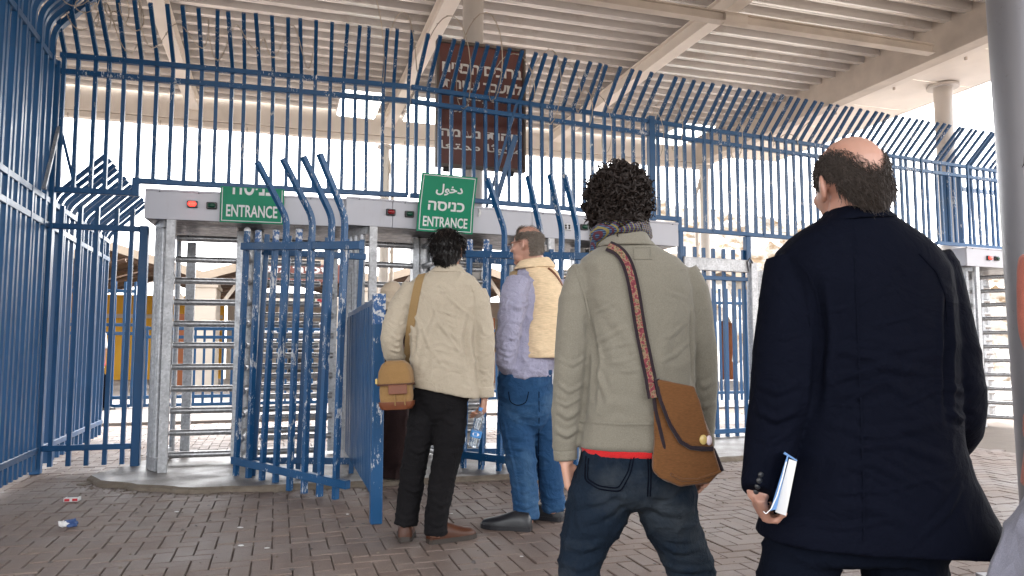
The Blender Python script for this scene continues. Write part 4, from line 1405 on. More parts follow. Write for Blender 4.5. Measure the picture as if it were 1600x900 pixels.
def strands(H, n, seed, region, length, radius, drop=0.6, wave=0.0, out=0.25, seg_n=6, clump=0.0, comb=(0, -0.3, -1.0), lift=0.0):
    """hair as many tapered strands rooted on the skull; region(x,y,z) -> 0..1 keeps roots"""
    r = random.Random(seed)
    parts = []
    got = 0; tries = 0
    while got < n and tries < n * 30:
        tries += 1
        v = Vector((r.gauss(0, 1), r.gauss(0, 1), r.gauss(0, 1))).normalized()
        if r.random() < 0.6:
            p = Vector((v.x * 0.079, -0.012 + v.y * 0.099, 0.028 + v.z * 0.094))
            if p.z < -0.015: continue
        else:                                                                  # the nape and behind the ears
            p = Vector((v.x * 0.070, -0.038 + v.y * 0.068, -0.020 + v.z * 0.085))
            if v.y > 0.15 or p.z > 0.03: continue
        if r.random() > region(p.x, p.y, p.z): continue
        got += 1
        L = length(p) * r.uniform(0.7, 1.15)
        nrm = Vector((v.x, v.y, v.z))
        cb = Vector(comb)
        t = (cb - nrm * cb.dot(nrm))
        t = t.normalized() if t.length > 0.05 else Vector((r.gauss(0, 1), r.gauss(0, 1), 0)).normalized()
        t = (t + Vector((r.gauss(0, 1), r.gauss(0, 1), r.gauss(0, 1))) * 0.22).normalized()
        pts = [p - nrm * 0.004]
        q = p.copy(); dirv = (nrm * (out + lift) + t * (1 - out)).normalized()
        ph = r.uniform(0, 6.28); ax = nrm.cross(t)
        for k in range(seg_n):
            q = q + dirv * (L / seg_n)
            dirv = (dirv + t * 0.22 - nrm * 0.07 + Vector((0, 0, -1)) * drop * 0.16).normalized()
            pts.append(q + ax * wave * sin(ph + k * 1.5) + nrm * wave * 0.6 * cos(ph + k * 1.5))
        rad_ = radius * (0.45 + 0.55 * region(p.x, p.y, p.z)); L_ = 1
        rr = [rad_ * (1 - 0.75 * (i / seg_n) ** 1.5) for i in range(seg_n + 1)]
        parts.append(tube([H.w(*a) for a in pts], [x * H.k for x in rr], 3, False))
    return merge(*parts)
def curls(H, n, seed, region, R=0.016, thick=0.0026, base=0.10):
    r = random.Random(seed)
    parts = []
    got = 0; tries = 0
    while got < n and tries < n * 30:
        tries += 1
        v = Vector((r.gauss(0, 1), r.gauss(0, 1), r.gauss(0, 1))).normalized()
        p0 = Vector((v.x * 0.080, -0.012 + v.y * 0.100, 0.028 + v.z * 0.095))
        if r.random() > region(p0.x, p0.y, p0.z): continue
        got += 1
        depth = r.uniform(0.002, 0.026) if r.random() < 0.8 else r.uniform(0.02, 0.036)
        c = p0 + v * depth
        ax = (v * 0.35 + Vector((r.gauss(0, 1), r.gauss(0, 1), r.gauss(0, 1))) * 0.6 + Vector((0, 0, -0.5))).normalized()
        u = ax.orthogonal().normalized(); w = ax.cross(u)
        RR = R * r.uniform(0.45, 1.05); tn = r.uniform(0.8, 1.9); ph = r.uniform(0, 6.28); pit = r.uniform(0.010, 0.024)
        m = int(9 * tn) + 3
        pts = []
        for k in range(m):
            t = k / (m - 1); a = ph + t * tn * 2 * pi
            pts.append(c + (u * cos(a) + w * sin(a)) * RR * (1 - 0.4 * t) + ax * (t - 0.4) * pit * tn * 1.4)
        th = thick * r.uniform(0.7, 1.5)
        parts.append(tube([H.w(*q) for q in pts], [th * H.k * (1 - 0.6 * abs(2 * i / (m - 1) - 1) ** 3) for i in range(m)], 3, False))
    return merge(*parts)
def cap(H, grow, region, nape=None):
    """under-hair shell following the skull where hair grows"""
    V, Fc = ell((0, -0.012, 0.028), (0.079 + grow, 0.099 + grow, 0.094 + grow), None, 40, 28)
    keep = []
    for f in Fc:
        c = sum((Vector(V[i]) for i in f), Vector()) / len(f)
        if region(c.x, c.y, c.z) > 0.5: keep.append(f)
    used = sorted(set(i for f in keep for i in f)); mp = {u: k for k, u in enumerate(used)}
    top = [tuple(H.w(*V[u])) for u in used], [tuple(mp[i] for i in f) for f in keep]
    if not nape: return top
    V, Fc = ell((0, -0.038, -0.020), (0.070 + grow, 0.066 + grow, 0.085 + grow * 0.5), None, 32, 24)
    keep = [f for f in Fc if (lambda c: nape < c.z < 0.04 and c.y < 0.0)(sum((Vector(V[i]) for i in f), Vector()) / len(f))]
    used = sorted(set(i for f in keep for i in f)); mp = {u: k for k, u in enumerate(used)}
    return merge(top, ([tuple(H.w(*V[u])) for u in used], [tuple(mp[i] for i in f) for f in keep]))
def shoe(heel, yaw, parent, mat, L=0.29, W=0.048, pitch=0.0, sole_mat='sole'):
    """heel = the point under the heel; the shoe points along yaw"""
    M = Matrix.Translation(Vector(heel) - Vector(parent.location)) @ Matrix.Rotation(yaw, 4, 'Z') @ Matrix.Rotation(pitch, 4, 'X')
    prof = [(-0.014, 0.6, 0.075), (0.0, 0.76, 0.105), (0.05, 0.84, 0.118), (0.095, 0.86, 0.112), (0.13, 0.90, 0.098), (0.17, 1.0, 0.082), (0.21, 1.04, 0.070), (0.25, 0.95, 0.061), (0.277, 0.70, 0.052), (0.289, 0.40, 0.040)]
    V, Fc = [], []
    n = 14
    for y, w, h in prof:
        for k in range(n):
            a = pi * k / (n - 1)
            ww = W * w
            V.append((ww * cos(a) * (1.0 if sin(a) < .55 else 0.93), y * L / 0.29, 0.024 + (h - 0.024) * max(0.0, sin(a)) ** 0.75))
    m = len(prof)
    for i in range(m - 1):
        for k in range(n - 1):
            Fc.append((i * n + k, i * n + k + 1, (i + 1) * n + k + 1, (i + 1) * n + k))
        Fc.append((i * n, (i + 1) * n, (i + 1) * n + n - 1, i * n + n - 1))
    Fc.append(tuple(range(n))); Fc.append(tuple(reversed([(m - 1) * n + k for k in range(n)])))
    up = obj('shoe', xf((V, Fc), M), mat, parent, smooth=True)
    SV = []
    outl = [(-0.016, 0.50), (0.0, 0.80), (0.06, 0.88), (0.12, 0.92), (0.18, 1.10), (0.22, 1.12), (0.26, 0.95), (0.285, 0.62), (0.296, 0.3)]
    pts = [(W * w, y * L / .29) for y, w in outl] + [(-W * w, y * L / .29) for y, w in reversed(outl)]
    S = prism([(x, y) for x, y in pts], 0.0, 0.026)
    heelb = prism([(x, y) for x, y in pts if y < 0.09], -0.0, 0.004)
    obj('shoe_sole', xf(S, M), sole_mat, up)
    return up
def person(label, base):
    return thing('person', label, 'person', base)
def ribbon(pts, nrms, w, th=0.004):
    """flat band through pts, lying on the surface whose normals are given"""
    V, Fc = [], []
    m = len(pts)
    for i in range(m):
        t = (pts[min(i + 1, m - 1)] - pts[max(i - 1, 0)]).normalized()
        nn = nrms[i]; s = t.cross(nn).normalized() * w / 2
        nn = s.cross(t).normalized()
        if nn.dot(nrms[i]) < 0: nn = -nn
        for a, b in ((-1, 0), (1, 0), (1, 1), (-1, 1)):
            V.append(tuple(pts[i] + s * a + nn * th * b))
    for i in range(m - 1):
        for k in range(4):
            Fc.append((i * 4 + k, i * 4 + (k + 1) % 4, (i + 1) * 4 + (k + 1) % 4, (i + 1) * 4 + k))
    Fc.append((0, 1, 2, 3)); Fc.append(tuple((m - 1) * 4 + k for k in (3, 2, 1, 0)))
    return V, Fc
def drape(b, pxs, w, off=0.004, th=0.004, n=24):
    """band lying on a garment along measured spots"""
    out, nr = [], []
    tot = len(pxs) - 1
    for i in range(n + 1):
        t = i / n * tot; k = min(int(t), tot - 1); f = t - k
        px = pxs[k][0] * (1 - f) + pxs[k + 1][0] * f; py = pxs[k][1] * (1 - f) + pxs[k + 1][1] * f
        d = ray(px, py).normalized()
        h = b.ray_cast(Vector((0, 0, EYE)), d)
        if h[0] is None: continue
        nn = h[1] if h[1].dot(d) < 0 else -h[1]
        out.append(h[0] + nn * off); nr.append((nn - d * 0.5).normalized())
    # relax
    for _ in range(3):
        out = [out[0]] + [(out[i - 1] + out[i] * 2 + out[i + 1]) / 4 for i in range(1, len(out) - 1)] + [out[-1]]
        nr = [nr[0]] + [(nr[i - 1] + nr[i] * 2 + nr[i + 1]).normalized() for i in range(1, len(nr) - 1)] + [nr[-1]]
    return out, nr
def rel(part, parent):
    L = parent.location
    return [(v[0] - L[0], v[1] - L[1], v[2] - L[2]) for v in part[0]], part[1]
# ================================================================ the man in the tan jacket
Y1 = 4.30
p1 = person('man in a tan jacket and black jeans seen from behind, satchel on left hip', (-0.45, 4.33, 0))
H1d = Head(P(700, 393, Y1 + 0.02), radians(-14), radians(-6), radians(-5), 0.98)
wr = P(757, 622, Y1 - 0.01)
body = union('body', H1d.parts() + [
    seg(P(698, 436, Y1), H1d.w(0, -0.02, -0.03), 0.062, 0.056), rings([(434, 665, 730, .07), (450, 645, 742, .09), (500, 655, 728, .08), (590, 664, 722, .07), (640, 672, 708, .05)], Y1),
    limb([(645, 456, .05), (618, 525, .042), (634, 562, .032, .22), (650, 565, .028, .30)], Y1), limb([(742, 462, .05), (755, 540, .042), (757, 600, .033), (757, 622, .026, -.01)], Y1),
    limb([(663, 632, .06), (656, 680, .055, .01), (648, 720, .05, .03), (641, 770, .045, .06), (634, 832, .036, .06)], Y1), limb([(706, 632, .06), (702, 690, .058, -.01), (691, 750, .05, 0), (683, 800, .045, 0), (680, 838, .036, 0)], Y1)]
    + hand(wr, (-0.10, 0.0, -1.0), (0.25, 0.9, 0.1), (-1, 0, 0), 0.95, 0.98, 0.02, 0.9)
    + hand(P(650, 565, Y1 + .30), (0.6, 0.5, -0.3), (0, 0.3, 1), (0, -1, 0), 0.5, 0.98), 0.006, 2)
wear('body', body, 'skin_olive', p1)
H1d.eyes(p1)
jk = union('jacket', [rings([(419, 683, 719, .062), (425, 668, 728, .075), (433, 652, 742, .095), (446, 636, 751, .115), (470, 634, 750, .13), (510, 637, 747, .138), (550, 640, 747, .142), (585, 641, 749, .15), (604, 642, 751, .152, 0, -.16), (614, 643, 752, .150, 0, -.18)], Y1),
    limb([(648, 450, .072), (628, 478, .074, -.02), (615, 515, .070, -.05), (614, 545, .064, -.03), (624, 562, .058, .08), (640, 568, .05, .2)], Y1),
    limb([(742, 456, .070), (752, 490, .066, -.01), (756, 540, .062, -.02), (757, 580, .056, -.01), (758, 616, .051, -.01)], Y1)], 0.009, 4)
folds(jk, [((6, 6, 9), .0045, 3, 'r'), ((15, 15, 20), .0022, 5, 'r'), ((4, 4, 4), .006, 9, 'n')],
      [([(733, 492), (715, 478), (698, 462)], .008, .007), ([(733, 500), (708, 492), (680, 484)], .007, .006), ([(672, 472), (690, 510), (716, 548), (735, 565)], .009, .007), ([(684, 486), (700, 515), (722, 540)], .007, .006), ([(655, 500), (672, 545), (700, 580)], .009, .006), ([(733, 512), (705, 510), (675, 498)], .006, .005), ([(660, 540), (690, 548), (725, 556)], .006, .005), ([(652, 575), (690, 572), (730, 590)], .007, .006), ([(675, 600), (700, 585), (735, 580)], .006, .005), ([(665, 450), (690, 456), (725, 452)], .008, .004), ([(744, 520), (756, 530), (768, 524)], .006, .007), ([(748, 598), (758, 592), (770, 596)], .006, .006), ([(612, 500), (624, 508), (640, 500)], .007, .008), ([(606, 533), (620, 541), (640, 530)], .006, .008), ([(735, 490), (728, 530), (735, 590)], .018, -.016), ([(690, 470), (672, 520), (655, 590)], .016, .006), ([(735, 540), (700, 520), (680, 500)], .012, .006), ([(640, 480), (650, 520), (645, 560)], .014, -.010),
       ([(660, 585), (690, 560), (730, 575)], .014, .006), ([(655, 545), (690, 535), (725, 550)], .010, .005), ([(606, 520), (622, 530), (640, 524)], .010, .010), ([(608, 545), (622, 550), (640, 540)], .008, .009), ([(745, 545), (760, 553), (770, 548)], .008, .006), ([(745, 575), (758, 582), (770, 575)], .008, .006)])
wear('jacket', jk, 'tan_cotton', p1)
jb = bvh(jk)
for q in ([(652, 442), (645, 460), (645, 485), (650, 500)], [(735, 446), (742, 462), (741, 485), (737, 500)], [(648, 592), (690, 602), (730, 609), (746, 611)]):
    a_, n_ = drape(jb, q, .005, .0005, .002, 20)
    obj('seam', rel(ribbon(a_, n_, .005, .002), p1), 'tan_cotton', p1)
cl = union('collar', [rings([(414, 682, 719, .064, 0, .05), (421, 674, 725, .074, 0, .02), (427, 667, 730, .082)], Y1)], 0.006, 2)
wear('collar', cl, 'tan_cotton', p1)
ce = union('cuff', [limb([(757, 604, .056, -.01), (758, 621, .054, -.01)], Y1)], 0.007, 1)
wear('cuff', ce, 'tan_cotton', p1)
tz = union('trousers', [rings([(585, 650, 738, .11), (612, 648, 736, .115), (635, 652, 728, .11), (652, 664, 712, .08), (662, 676, 694, .05)], Y1),
    limb([(668, 606, .075), (663, 632, .085), (656, 680, .080, .01), (648, 720, .076, .03), (641, 770, .072, .06), (634, 820, .068, .06)], Y1 ),
    limb([(708, 606, .08), (706, 632, .090), (702, 690, .088, -.01), (691, 750, .076, 0), (683, 800, .068, 0), (680, 836, .066, 0)], Y1)], 0.008, 4)
folds(tz, [((9, 9, 22), .0045, 21, 'r'), ((22, 22, 40), .002, 22, 'r')],
      [([(640, 700), (655, 707), (668, 700)], .012, .010), ([(632, 760), (648, 768), (662, 758)], .012, .009), ([(620, 805), (636, 812), (652, 806)], .010, .010), ([(675, 780), (690, 790), (704, 778)], .012, .009), ([(670, 815), (684, 822), (698, 815)], .010, .010), ([(690, 650), (712, 665), (730, 660)], .014, .007)])
wear('trousers', tz, 'black_denim', p1)
shoe(G(633, 846, 0.012), radians(6), p1, 'brown_leather', 0.29, 0.050, radians(-5))
shoe(G(672, 849), radians(-58), p1, 'brown_leather', 0.29, 0.049)
reg1 = lambda x, y, z: 1.0 if (z > -0.085 and (y < 0.055 or z > 0.085)) and not (abs(x) > 0.07 and z < 0.0 and y > 0.0) else 0.0
hp = merge(cap(H1d, 0.016, reg1, -0.075), strands(H1d, 2600, 4, reg1, lambda p: 0.070 if p.z > 0.02 else 0.055, 0.0030, 0.9, 0.003, 0.30, 6, 0, (0.12, -0.5, -1.0)))
obj('hair', rel(hp, p1), 'hair_black', p1, fix=False, smooth=True)

# satchel on his left hip, hanging from a webbing strap
sa_c = P(619, 600, Y1 - 0.14)
st = thing('satchel', 'tan canvas satchel with brown leather trim on the tan-jacketed man\'s hip', 'bag', sa_c)
st.rotation_euler = (0, radians(-3), radians(-8))
def softbox(sx, sy, sz, vox=0.006, top=0.85, puff=0.02, seed=1):
    R = []
    for f, k in ((-.5, .80), (-.47, .94), (-.3, 1.02), (0, 1.03), (.25, .98), (.42, .90), (.5, .70)):
        R.append((Vector((0, 0, f * sz)), sx / 2 * k * (1 if f < 0.2 else (1 - (1 - top) * (f - .2) / .3)), sy / 2 * k))
    me = union('body', [loft(R, 32, 4.5)], vox, 2)
    return folds(me, [((14, 14, 14), .004, seed, 'n'), ((30, 30, 30), .0015, seed + 1, 'r')])
bg_ = softbox(0.175, 0.115, 0.255, seed=61)
bo_ = obj('body', bg_, 'tan_canvas', st, smooth=True)
fl = union('flap', [loft([(Vector((0, 0, 0.0)), 0.098, 0.072), (Vector((0, 0, 0.07)), 0.092, 0.068), (Vector((0, 0, 0.110)), 0.074, 0.052), (Vector((0, 0, 0.130)), 0.042, 0.030)], 32, 4.0)], 0.006, 2)
folds(fl, [((14, 14, 14), .003, 64, 'n')])
obj('flap', fl, 'tan_canvas', st, smooth=True)
obj('flap_edge', loft([(Vector((0, 0, -0.006)), 0.1005, 0.0745), (Vector((0, 0, 0.004)), 0.1005, 0.0745)], 32, 4.0), 'brown_leather', st)
obj('leather_patch', bbox(0.030, -0.074, 0.0 - 0.028, 0.105, 0.010, 0.052, 0.003), 'rust_leather', st)
obj('leather_base', loft([(Vector((0, 0, -0.138)), 0.082, 0.052), (Vector((0, 0, -0.115)), 0.0955, 0.0625), (Vector((0, 0, -0.095)), 0.0965, 0.0635)], 32, 4.0), 'rust_leather', st, smooth=True)
for x in (-0.02, 0.035):
    obj('front_pocket_seam', bbox(x + 0.03, -0.066, -0.085, 0.006, 0.008, 0.06, 0.001), 'tan_canvas', st)
obj('buckle', bbox(-0.098, -0.04, 0.02, 0.012, 0.02, 0.03, 0.002), 'pin_yellow', st)
sp_, sn_ = drape(jb, [(664, 423), (655, 440), (648, 475), (641, 520), (636, 560), (634, 585)], 0.045, 0.006)
sp_.append(P(630, 604, Y1 - 0.215)); sn_.append(Vector((0, -1, 0)))
so = obj('strap', ribbon(sp_, sn_, 0.048, 0.004), 'strap_webbing', st, smooth=40)
so.matrix_parent_inverse = Matrix.Identity(4)
so.matrix_local = (Matrix.Translation(sa_c) @ st.rotation_euler.to_matrix().to_4x4()).inverted()

# water bottle in his right hand
bt_c = P(752, 640, Y1 - 0.03)
bt = thing('water_bottle', 'clear plastic water bottle with blue label held by the tan-jacketed man', 'bottle', bt_c)
bt.rotation_euler = (0, radians(12), 0)
prof = [(0.0, 0.010), (-0.004, 0.0145), (-0.022, 0.0145), (-0.030, 0.020), (-0.045, 0.029), (-0.062, 0.031), (-0.068, 0.0285), (-0.076, 0.031), (-0.088, 0.0285), (-0.096, 0.031), (-0.108, 0.0285), (-0.118, 0.032), (-0.160, 0.032), (-0.170, 0.029), (-0.180, 0.032), (-0.192, 0.0295), (-0.205, 0.031), (-0.214, 0.024), (-0.212, 0.004)]
obj('bottle_body', tube([(0, 0, z) for z, r in prof], [r for z, r in prof], 24), 'bottle_plastic', bt, smooth=True)
obj('cap', tube([(0, 0, 0.012), (0, 0, -0.008)], 0.0155, 18), 'label_blue', bt, smooth=40)
lb_ = obj('label_wrap', tube([(0, 0, -0.121), (0, 0, -0.158)], 0.0328, 24, False), 'label_blue', bt, smooth=True)
V, Fc = [], []
for k in range(18):
    a = 2 * pi * k / 18; x = 0.020 * cos(a); z = -0.139 + 0.010 * sin(a)
    V.append((x, -sqrt(0.0336 ** 2 - x * x), z))
obj('label_oval', (V, [tuple(range(18))]), 'paper', lb_)

# ================================================================ the man in the beige vest
Y2 = 4.72
p2 = person('grey-haired man in beige vest, lavender shirt and blue jeans, glasses, facing left', (0.12, 4.75, 0))
H2d = Head(P(823, 383, Y2), radians(62), radians(-4), radians(2), 1.0, 1.1)
body = union('body', H2d.parts() + [
    seg(P(838, 425, Y2 + .02), H2d.w(0, -0.03, -0.03), 0.070, 0.066), rings([(426, 826, 858, .06), (450, 812, 866, .08), (520, 806, 866, .09), (600, 795, 850, .09), (640, 796, 856, .09)], Y2),
    limb([(814, 452, .045, -.06), (796, 520, .042, -.13), (800, 574, .034, -.06)], Y2), limb([(874, 446, .055, .05), (890, 520, .046, .05), (884, 580, .036, .0)], Y2),
    limb([(806, 645, .08), (811, 690, .07, -.01), (817, 740, .06, -.02), (821, 785, .05, -.03), (823, 818, .04, -.04)], Y2), limb([(850, 650, .075, .06), (856, 700, .062, .1), (861, 760, .052, .14), (866, 800, .042, .16)], Y2)]
    + hand(P(800, 574, Y2 - .06), (0.1, 0.2, -1), (-0.6, 0.8, 0), (1, 0, 0), 0.3, 1.0)
    + hand(P(884, 580, Y2), (0.0, 0.2, -1), (-0.6, 0.8, 0), (1, 0, 0), 0.5, 1.0), 0.006, 2)
wear('body', body, 'skin_ruddy', p2)
H2d.eyes(p2)
sh = union('shirt', [rings([(416, 812, 862, .08), (430, 806, 872, .095), (470, 798, 876, .118), (530, 790, 876, .13), (560, 786, 868, .14), (584, 786, 862, .150), (590, 790, 860, .15, 0, .05)], Y2),
    limb([(812, 440, .080, -.06), (803, 466, .088, -.11), (796, 510, .080, -.14), (791, 545, .070, -.15), (791, 568, .064, -.12), (798, 578, .05, -.07)], Y2),
    limb([(872, 440, .075, .05), (888, 500, .075, .05), (888, 570, .06, .0)], Y2)], 0.009, 4)
folds(sh, [((8, 8, 16), .0085, 41, 'r'), ((24, 24, 34), .003, 43, 'r')],
      [([(782, 520), (800, 530), (815, 522)], .010, .012), ([(778, 548), (795, 556), (808, 548)], .010, .012), ([(790, 470), (808, 482), (826, 476)], .012, .010), ([(795, 500), (812, 505), (825, 490)], .010, .009)])
wear('shirt', sh, 'lavender_linen', p2)
vs = union('vest', [rings([(410, 813, 856, .078), (416, 808, 864, .092), (426, 816, 873, .115), (440, 822, 878, .135), (470, 826, 885, .160), (510, 818, 888, .172), (545, 813, 889, .178), (559, 812, 889, .178)], Y2 + 0.01),
    ], 0.009, 4)
folds(vs, [((5, 5, 12), .004, 51, 'r'), ((10, 10, 26), .0016, 53, 'r')], [([(820, 535), (845, 548), (878, 540)], .014, .006), ([(825, 500), (850, 512), (880, 500)], .012, .004)])
wear('vest', vs, 'beige_linen', p2)
vf = union('vest_front', [rings([(424, 797, 822, .07, .05), (440, 792, 825, .09, .06), (470, 784, 826, .10, .07), (505, 776, 822, .11, .07), (535, 770, 818, .115, .07), (552, 774, 818, .115, .07)], Y2)], 0.009, 3)
folds(vf, [((5, 5, 12), .003, 55, 'r')])
wear('vest_front', vf, 'vest_lining', p2)
ck = union('collar', [rings([(405, 812, 858, .085, 0, .12), (412, 806, 864, .098, 0, .10), (420, 801, 870, .108, 0, .06)], Y2)], 0.007, 2)
wear('collar', ck, 'beige_linen', p2)
jn = union('trousers', [rings([(575, 786, 862, .135), (590, 777, 862, .145), (620, 778, 864, .145), (645, 790, 860, .13), (665, 812, 850, .09), (676, 826, 844, .05)], Y2),
    limb([(806, 600, .10), (806, 645, .118), (811, 690, .104, -.01), (817, 740, .090, -.02), (821, 785, .082, -.03), (823, 812, .080, -.04)], Y2),
    limb([(846, 605, .09, .03), (850, 650, .105, .06), (856, 700, .092, .10), (861, 760, .080, .14), (866, 797, .077, .16)], Y2)], 0.009, 4)
folds(jn, [((8, 8, 20), .006, 45, 'r'), ((20, 20, 40), .0025, 46, 'r')],
      [([(800, 760), (818, 768), (838, 760)], .014, .012), ([(802, 785), (820, 793), (840, 786)], .012, .013), ([(804, 803), (822, 808), (842, 803)], .010, .010), ([(790, 690), (812, 700), (836, 690)], .016, .008), ([(785, 650), (800, 720), (812, 790)], .010, .006)])
wear('trousers', jn, 'blue_denim', p2)
pb = bvh(jn)
for pts in ([(795, 612), (797, 628), (808, 634), (822, 630), (826, 612)], [(842, 612), (842, 700), (843, 790)]):
    a_, n_ = drape(pb, pts, .004, .002, n=20)
    obj('seam', rel(ribbon(a_, n_, .005, .002), p2), 'navy_denim', p2)
shoe(G(826, 829), radians(72), p2, 'black_leather', 0.30, 0.052, 0, 'black_leather')
shoe(G(876, 814), radians(62), p2, 'black_leather', 0.30, 0.052, 0, 'black_leather')
reg2 = lambda x, y, z: (0.08 if (z > 0.072 and y < 0.03 and y > -0.10) else 1.0) if (z > -0.080 and y < 0.050) and not (abs(x) > 0.055 and z < 0.028 and y > -0.042) else 0.0
obj('hair', rel(strands(H2d, 4200, 14, reg2, lambda p: 0.032 if p.z > 0.03 else 0.026, 0.0014, 0.4, 0.003, 0.25, 4, 0, (0, -0.9, -0.45)), p2), 'hair_grey_brown', p2, fix=False, smooth=True)
gl = thing('glasses', 'thin metal glasses worn by the man in the beige vest', 'glasses', (0, 0, 0))
for sx in (-1, 1):
    ring_ = [H2d.w(sx * 0.031 + 0.024 * cos(a), 0.108, 0.004 + 0.018 * sin(a)) for a in [2 * pi * k / 18 for k in range(19)]]
    rm = obj('rim', tube(ring_, 0.0014, 6), 'bolt_steel', gl)
    obj('lens', ([tuple(q) for q in ring_[:-1]] + [tuple(q + H2d.R @ Vector((0, .0015, 0))) for q in ring_[:-1]], [tuple(range(18)), tuple(reversed(range(18, 36)))] + [(k, k + 18, (k + 1) % 18 + 18, (k + 1) % 18) for k in range(18)]), 'lens_glass', rm)
    obj('temple', tube([H2d.w(sx * 0.056, 0.108, 0.008), H2d.w(sx * 0.080, 0.06, 0.008), H2d.w(sx * 0.086, 0.0, 0.012), H2d.w(sx * 0.085, -0.02, 0.0)], 0.0017, 6), 'rust_leather', gl)
obj('bridge', tube([H2d.w(-0.008, 0.109, 0.008), H2d.w(0, 0.114, 0.012), H2d.w(0.008, 0.109, 0.008)], 0.0014, 6), 'bolt_steel', gl)
vb = bvh(vs)
a_, n_ = drape(vb, [(856, 420), (864, 426), (872, 436), (880, 450), (884, 462)], .01, .005, n=12)
cdl = tag(obj('shoulder_cord', ribbon(a_, n_, .012, .006), 'rust_leather', None), 'thin brown cord over the shoulder of the beige vest', 'strap')

# ================================================================ the curly-haired man in the olive sweatshirt
Y3 = 2.37
p3 = person('curly-haired man in olive sweatshirt and dark jeans walking away, brown messenger bag', (0.40, 2.40, 0))
H3d = Head(P(965, 328, Y3), radians(8), radians(-2), 0, 0.95)
wl = P(885, 724, Y3)
wrr = P(1099, 702, Y3 + .03)
body = union('body', H3d.parts() + [
    seg(P(972, 400, Y3), H3d.w(0, -0.02, -0.03), 0.064, 0.058), rings([(396, 930, 1040, .07), (430, 920, 1066, .09), (520, 930, 1066, .10), (650, 930, 1062, .10), (740, 915, 1070, .10)], Y3),
    limb([(912, 432, .036), (892, 590, .028, -.02), (884, 690, .024), (885, 724, .023)], Y3), limb([(1072, 436, .034), (1094, 520, .026), (1098, 580, .022, .01), (1098, 660, .022, .02), (1099, 702, .022, .03)], Y3),
    limb([(938, 775, .07), (930, 805, .065, 0), (914, 845, .05), (906, 880, .046, -.01), (903, 920, .042, -.02), (896, 1010, .038, -.04), (884, 1090, .034, -.05)], Y3), limb([(1038, 772, .07), (1045, 805, .062, .01), (1062, 845, .054, .03), (1078, 885, .052, .05), (1090, 930, .048, .08), (1110, 1010, .042, .14), (1122, 1075, .036, .2)], Y3)]
    + hand(wl, (0.22, 0.05, -1.0), (0.5, 0.85, 0), (1, 0, 0), 0.55, 0.92, 0.05, 0.7)
    + hand(wrr, (0.05, 0.1, -1.0), (-0.5, 0.85, 0), (-1, 0, 0), 0.45, 0.92), 0.005, 2)
wear('body', body, 'skin_fair', p3)
H3d.eyes(p3)
sw = union('sweatshirt', [rings([(374, 948, 1004, .064), (382, 940, 1014, .078), (392, 924, 1036, .09), (404, 908, 1060, .105), (420, 903, 1074, .118), (450, 908, 1080, .13), (500, 916, 1081, .138), (560, 917, 1082, .142), (620, 914, 1084, .143), (650, 911, 1084, .142), (664, 908, 1084, .136), (690, 906, 1085, .132), (698, 906, 1085, .128)], Y3, 40),
    limb([(916, 424, .050), (903, 455, .055, -.01), (895, 520, .056, -.02), (889, 590, .053, -.02), (885, 640, .048, -.015), (883, 685, .042, 0), (883, 706, .036, 0)], Y3),
    limb([(1066, 424, .050), (1080, 455, .054, 0), (1092, 520, .050, 0), (1098, 580, .047, .01), (1098, 630, .043, .02), (1098, 680, .037, .03)], Y3)], 0.006, 4)
folds(sw, [((4, 4, 6), .0035, 71, 'r'), ((10, 10, 15), .0012, 72, 'r'), ((3, 3, 3), .004, 75, 'n')],
      [([(924, 540), (945, 528), (975, 512)], .007, .006), ([(930, 552), (960, 540), (990, 535)], .006, .005), ([(945, 568), (975, 565), (1005, 552)], .005, .004), ([(950, 582), (985, 580), (1005, 576)], .005, .0035), ([(925, 490), (945, 482), (965, 470)], .006, .004), ([(928, 570), (940, 600), (950, 630)], .010, .006), ([(1075, 500), (1055, 520), (1030, 530)], .007, .005), ([(1078, 530), (1055, 555), (1032, 565)], .007, .005), ([(1078, 470), (1060, 462), (1040, 455)], .006, .003), ([(872, 600), (890, 612), (912, 600)], .007, .006), ([(866, 625), (884, 634), (906, 622)], .006, .006), ([(870, 560), (895, 570), (918, 556)], .007, .005), ([(918, 500), (930, 560), (925, 640)], .012, -.010), ([(930, 500), (960, 560), (1010, 590)], .018, .0035), ([(935, 470), (985, 530), (1000, 560)], .016, .003), ([(870, 640), (888, 652), (906, 640)], .009, .007), ([(868, 670), (886, 680), (904, 668)], .009, .008),
       ([(1078, 470), (1080, 540), (1082, 600)], .010, -.008), ([(1084, 590), (1100, 604), (1116, 592)], .009, .007), ([(1086, 625), (1100, 636), (1114, 626)], .008, .007), ([(920, 650), (960, 630), (1010, 640)], .016, .004), ([(1060, 470), (1040, 540), (1030, 600)], .018, .004)])
wear('sweatshirt', sw, 'olive_jersey', p3)
sb = bvh(sw)
def band_on(b, pts, w, th, name, mat, parent, off=0.001, n=24):
    a_, n_ = drape(b, pts, w, off, th, n)
    return obj(name, rel(ribbon(a_, n_, w, th), parent), mat, parent, smooth=40)
band_on(sb, [(906, 658), (940, 661), (980, 663), (1020, 662)], .005, .003, 'hem_seam', 'olive_jersey', p3)
for q in ([(899, 416), (906, 436), (914, 466), (922, 500)],):
    band_on(sb, q, .006, .003, 'shoulder_seam', 'olive_jersey', p3)
for q in ([(990, 387), (1017, 387)], [(990, 405), (1018, 405)], [(991, 386), (991, 406)], [(1017, 386), (1017, 406)]):
    band_on(sb, q, .004, .002, 'label_patch_seam', 'olive_jersey', p3, n=6)
co3 = union('collar', [rings([(362, 945, 1009, .072, 0, -.06), (370, 940, 1013, .080, 0, -.05), (376, 938, 1016, .084, 0, -.04)], Y3, 36), rings([(373, 942, 1012, .078, 0, -.03), (380, 935, 1020, .090, 0, -.02), (388, 930, 1026, .094)], Y3, 36)], 0.005, 2)
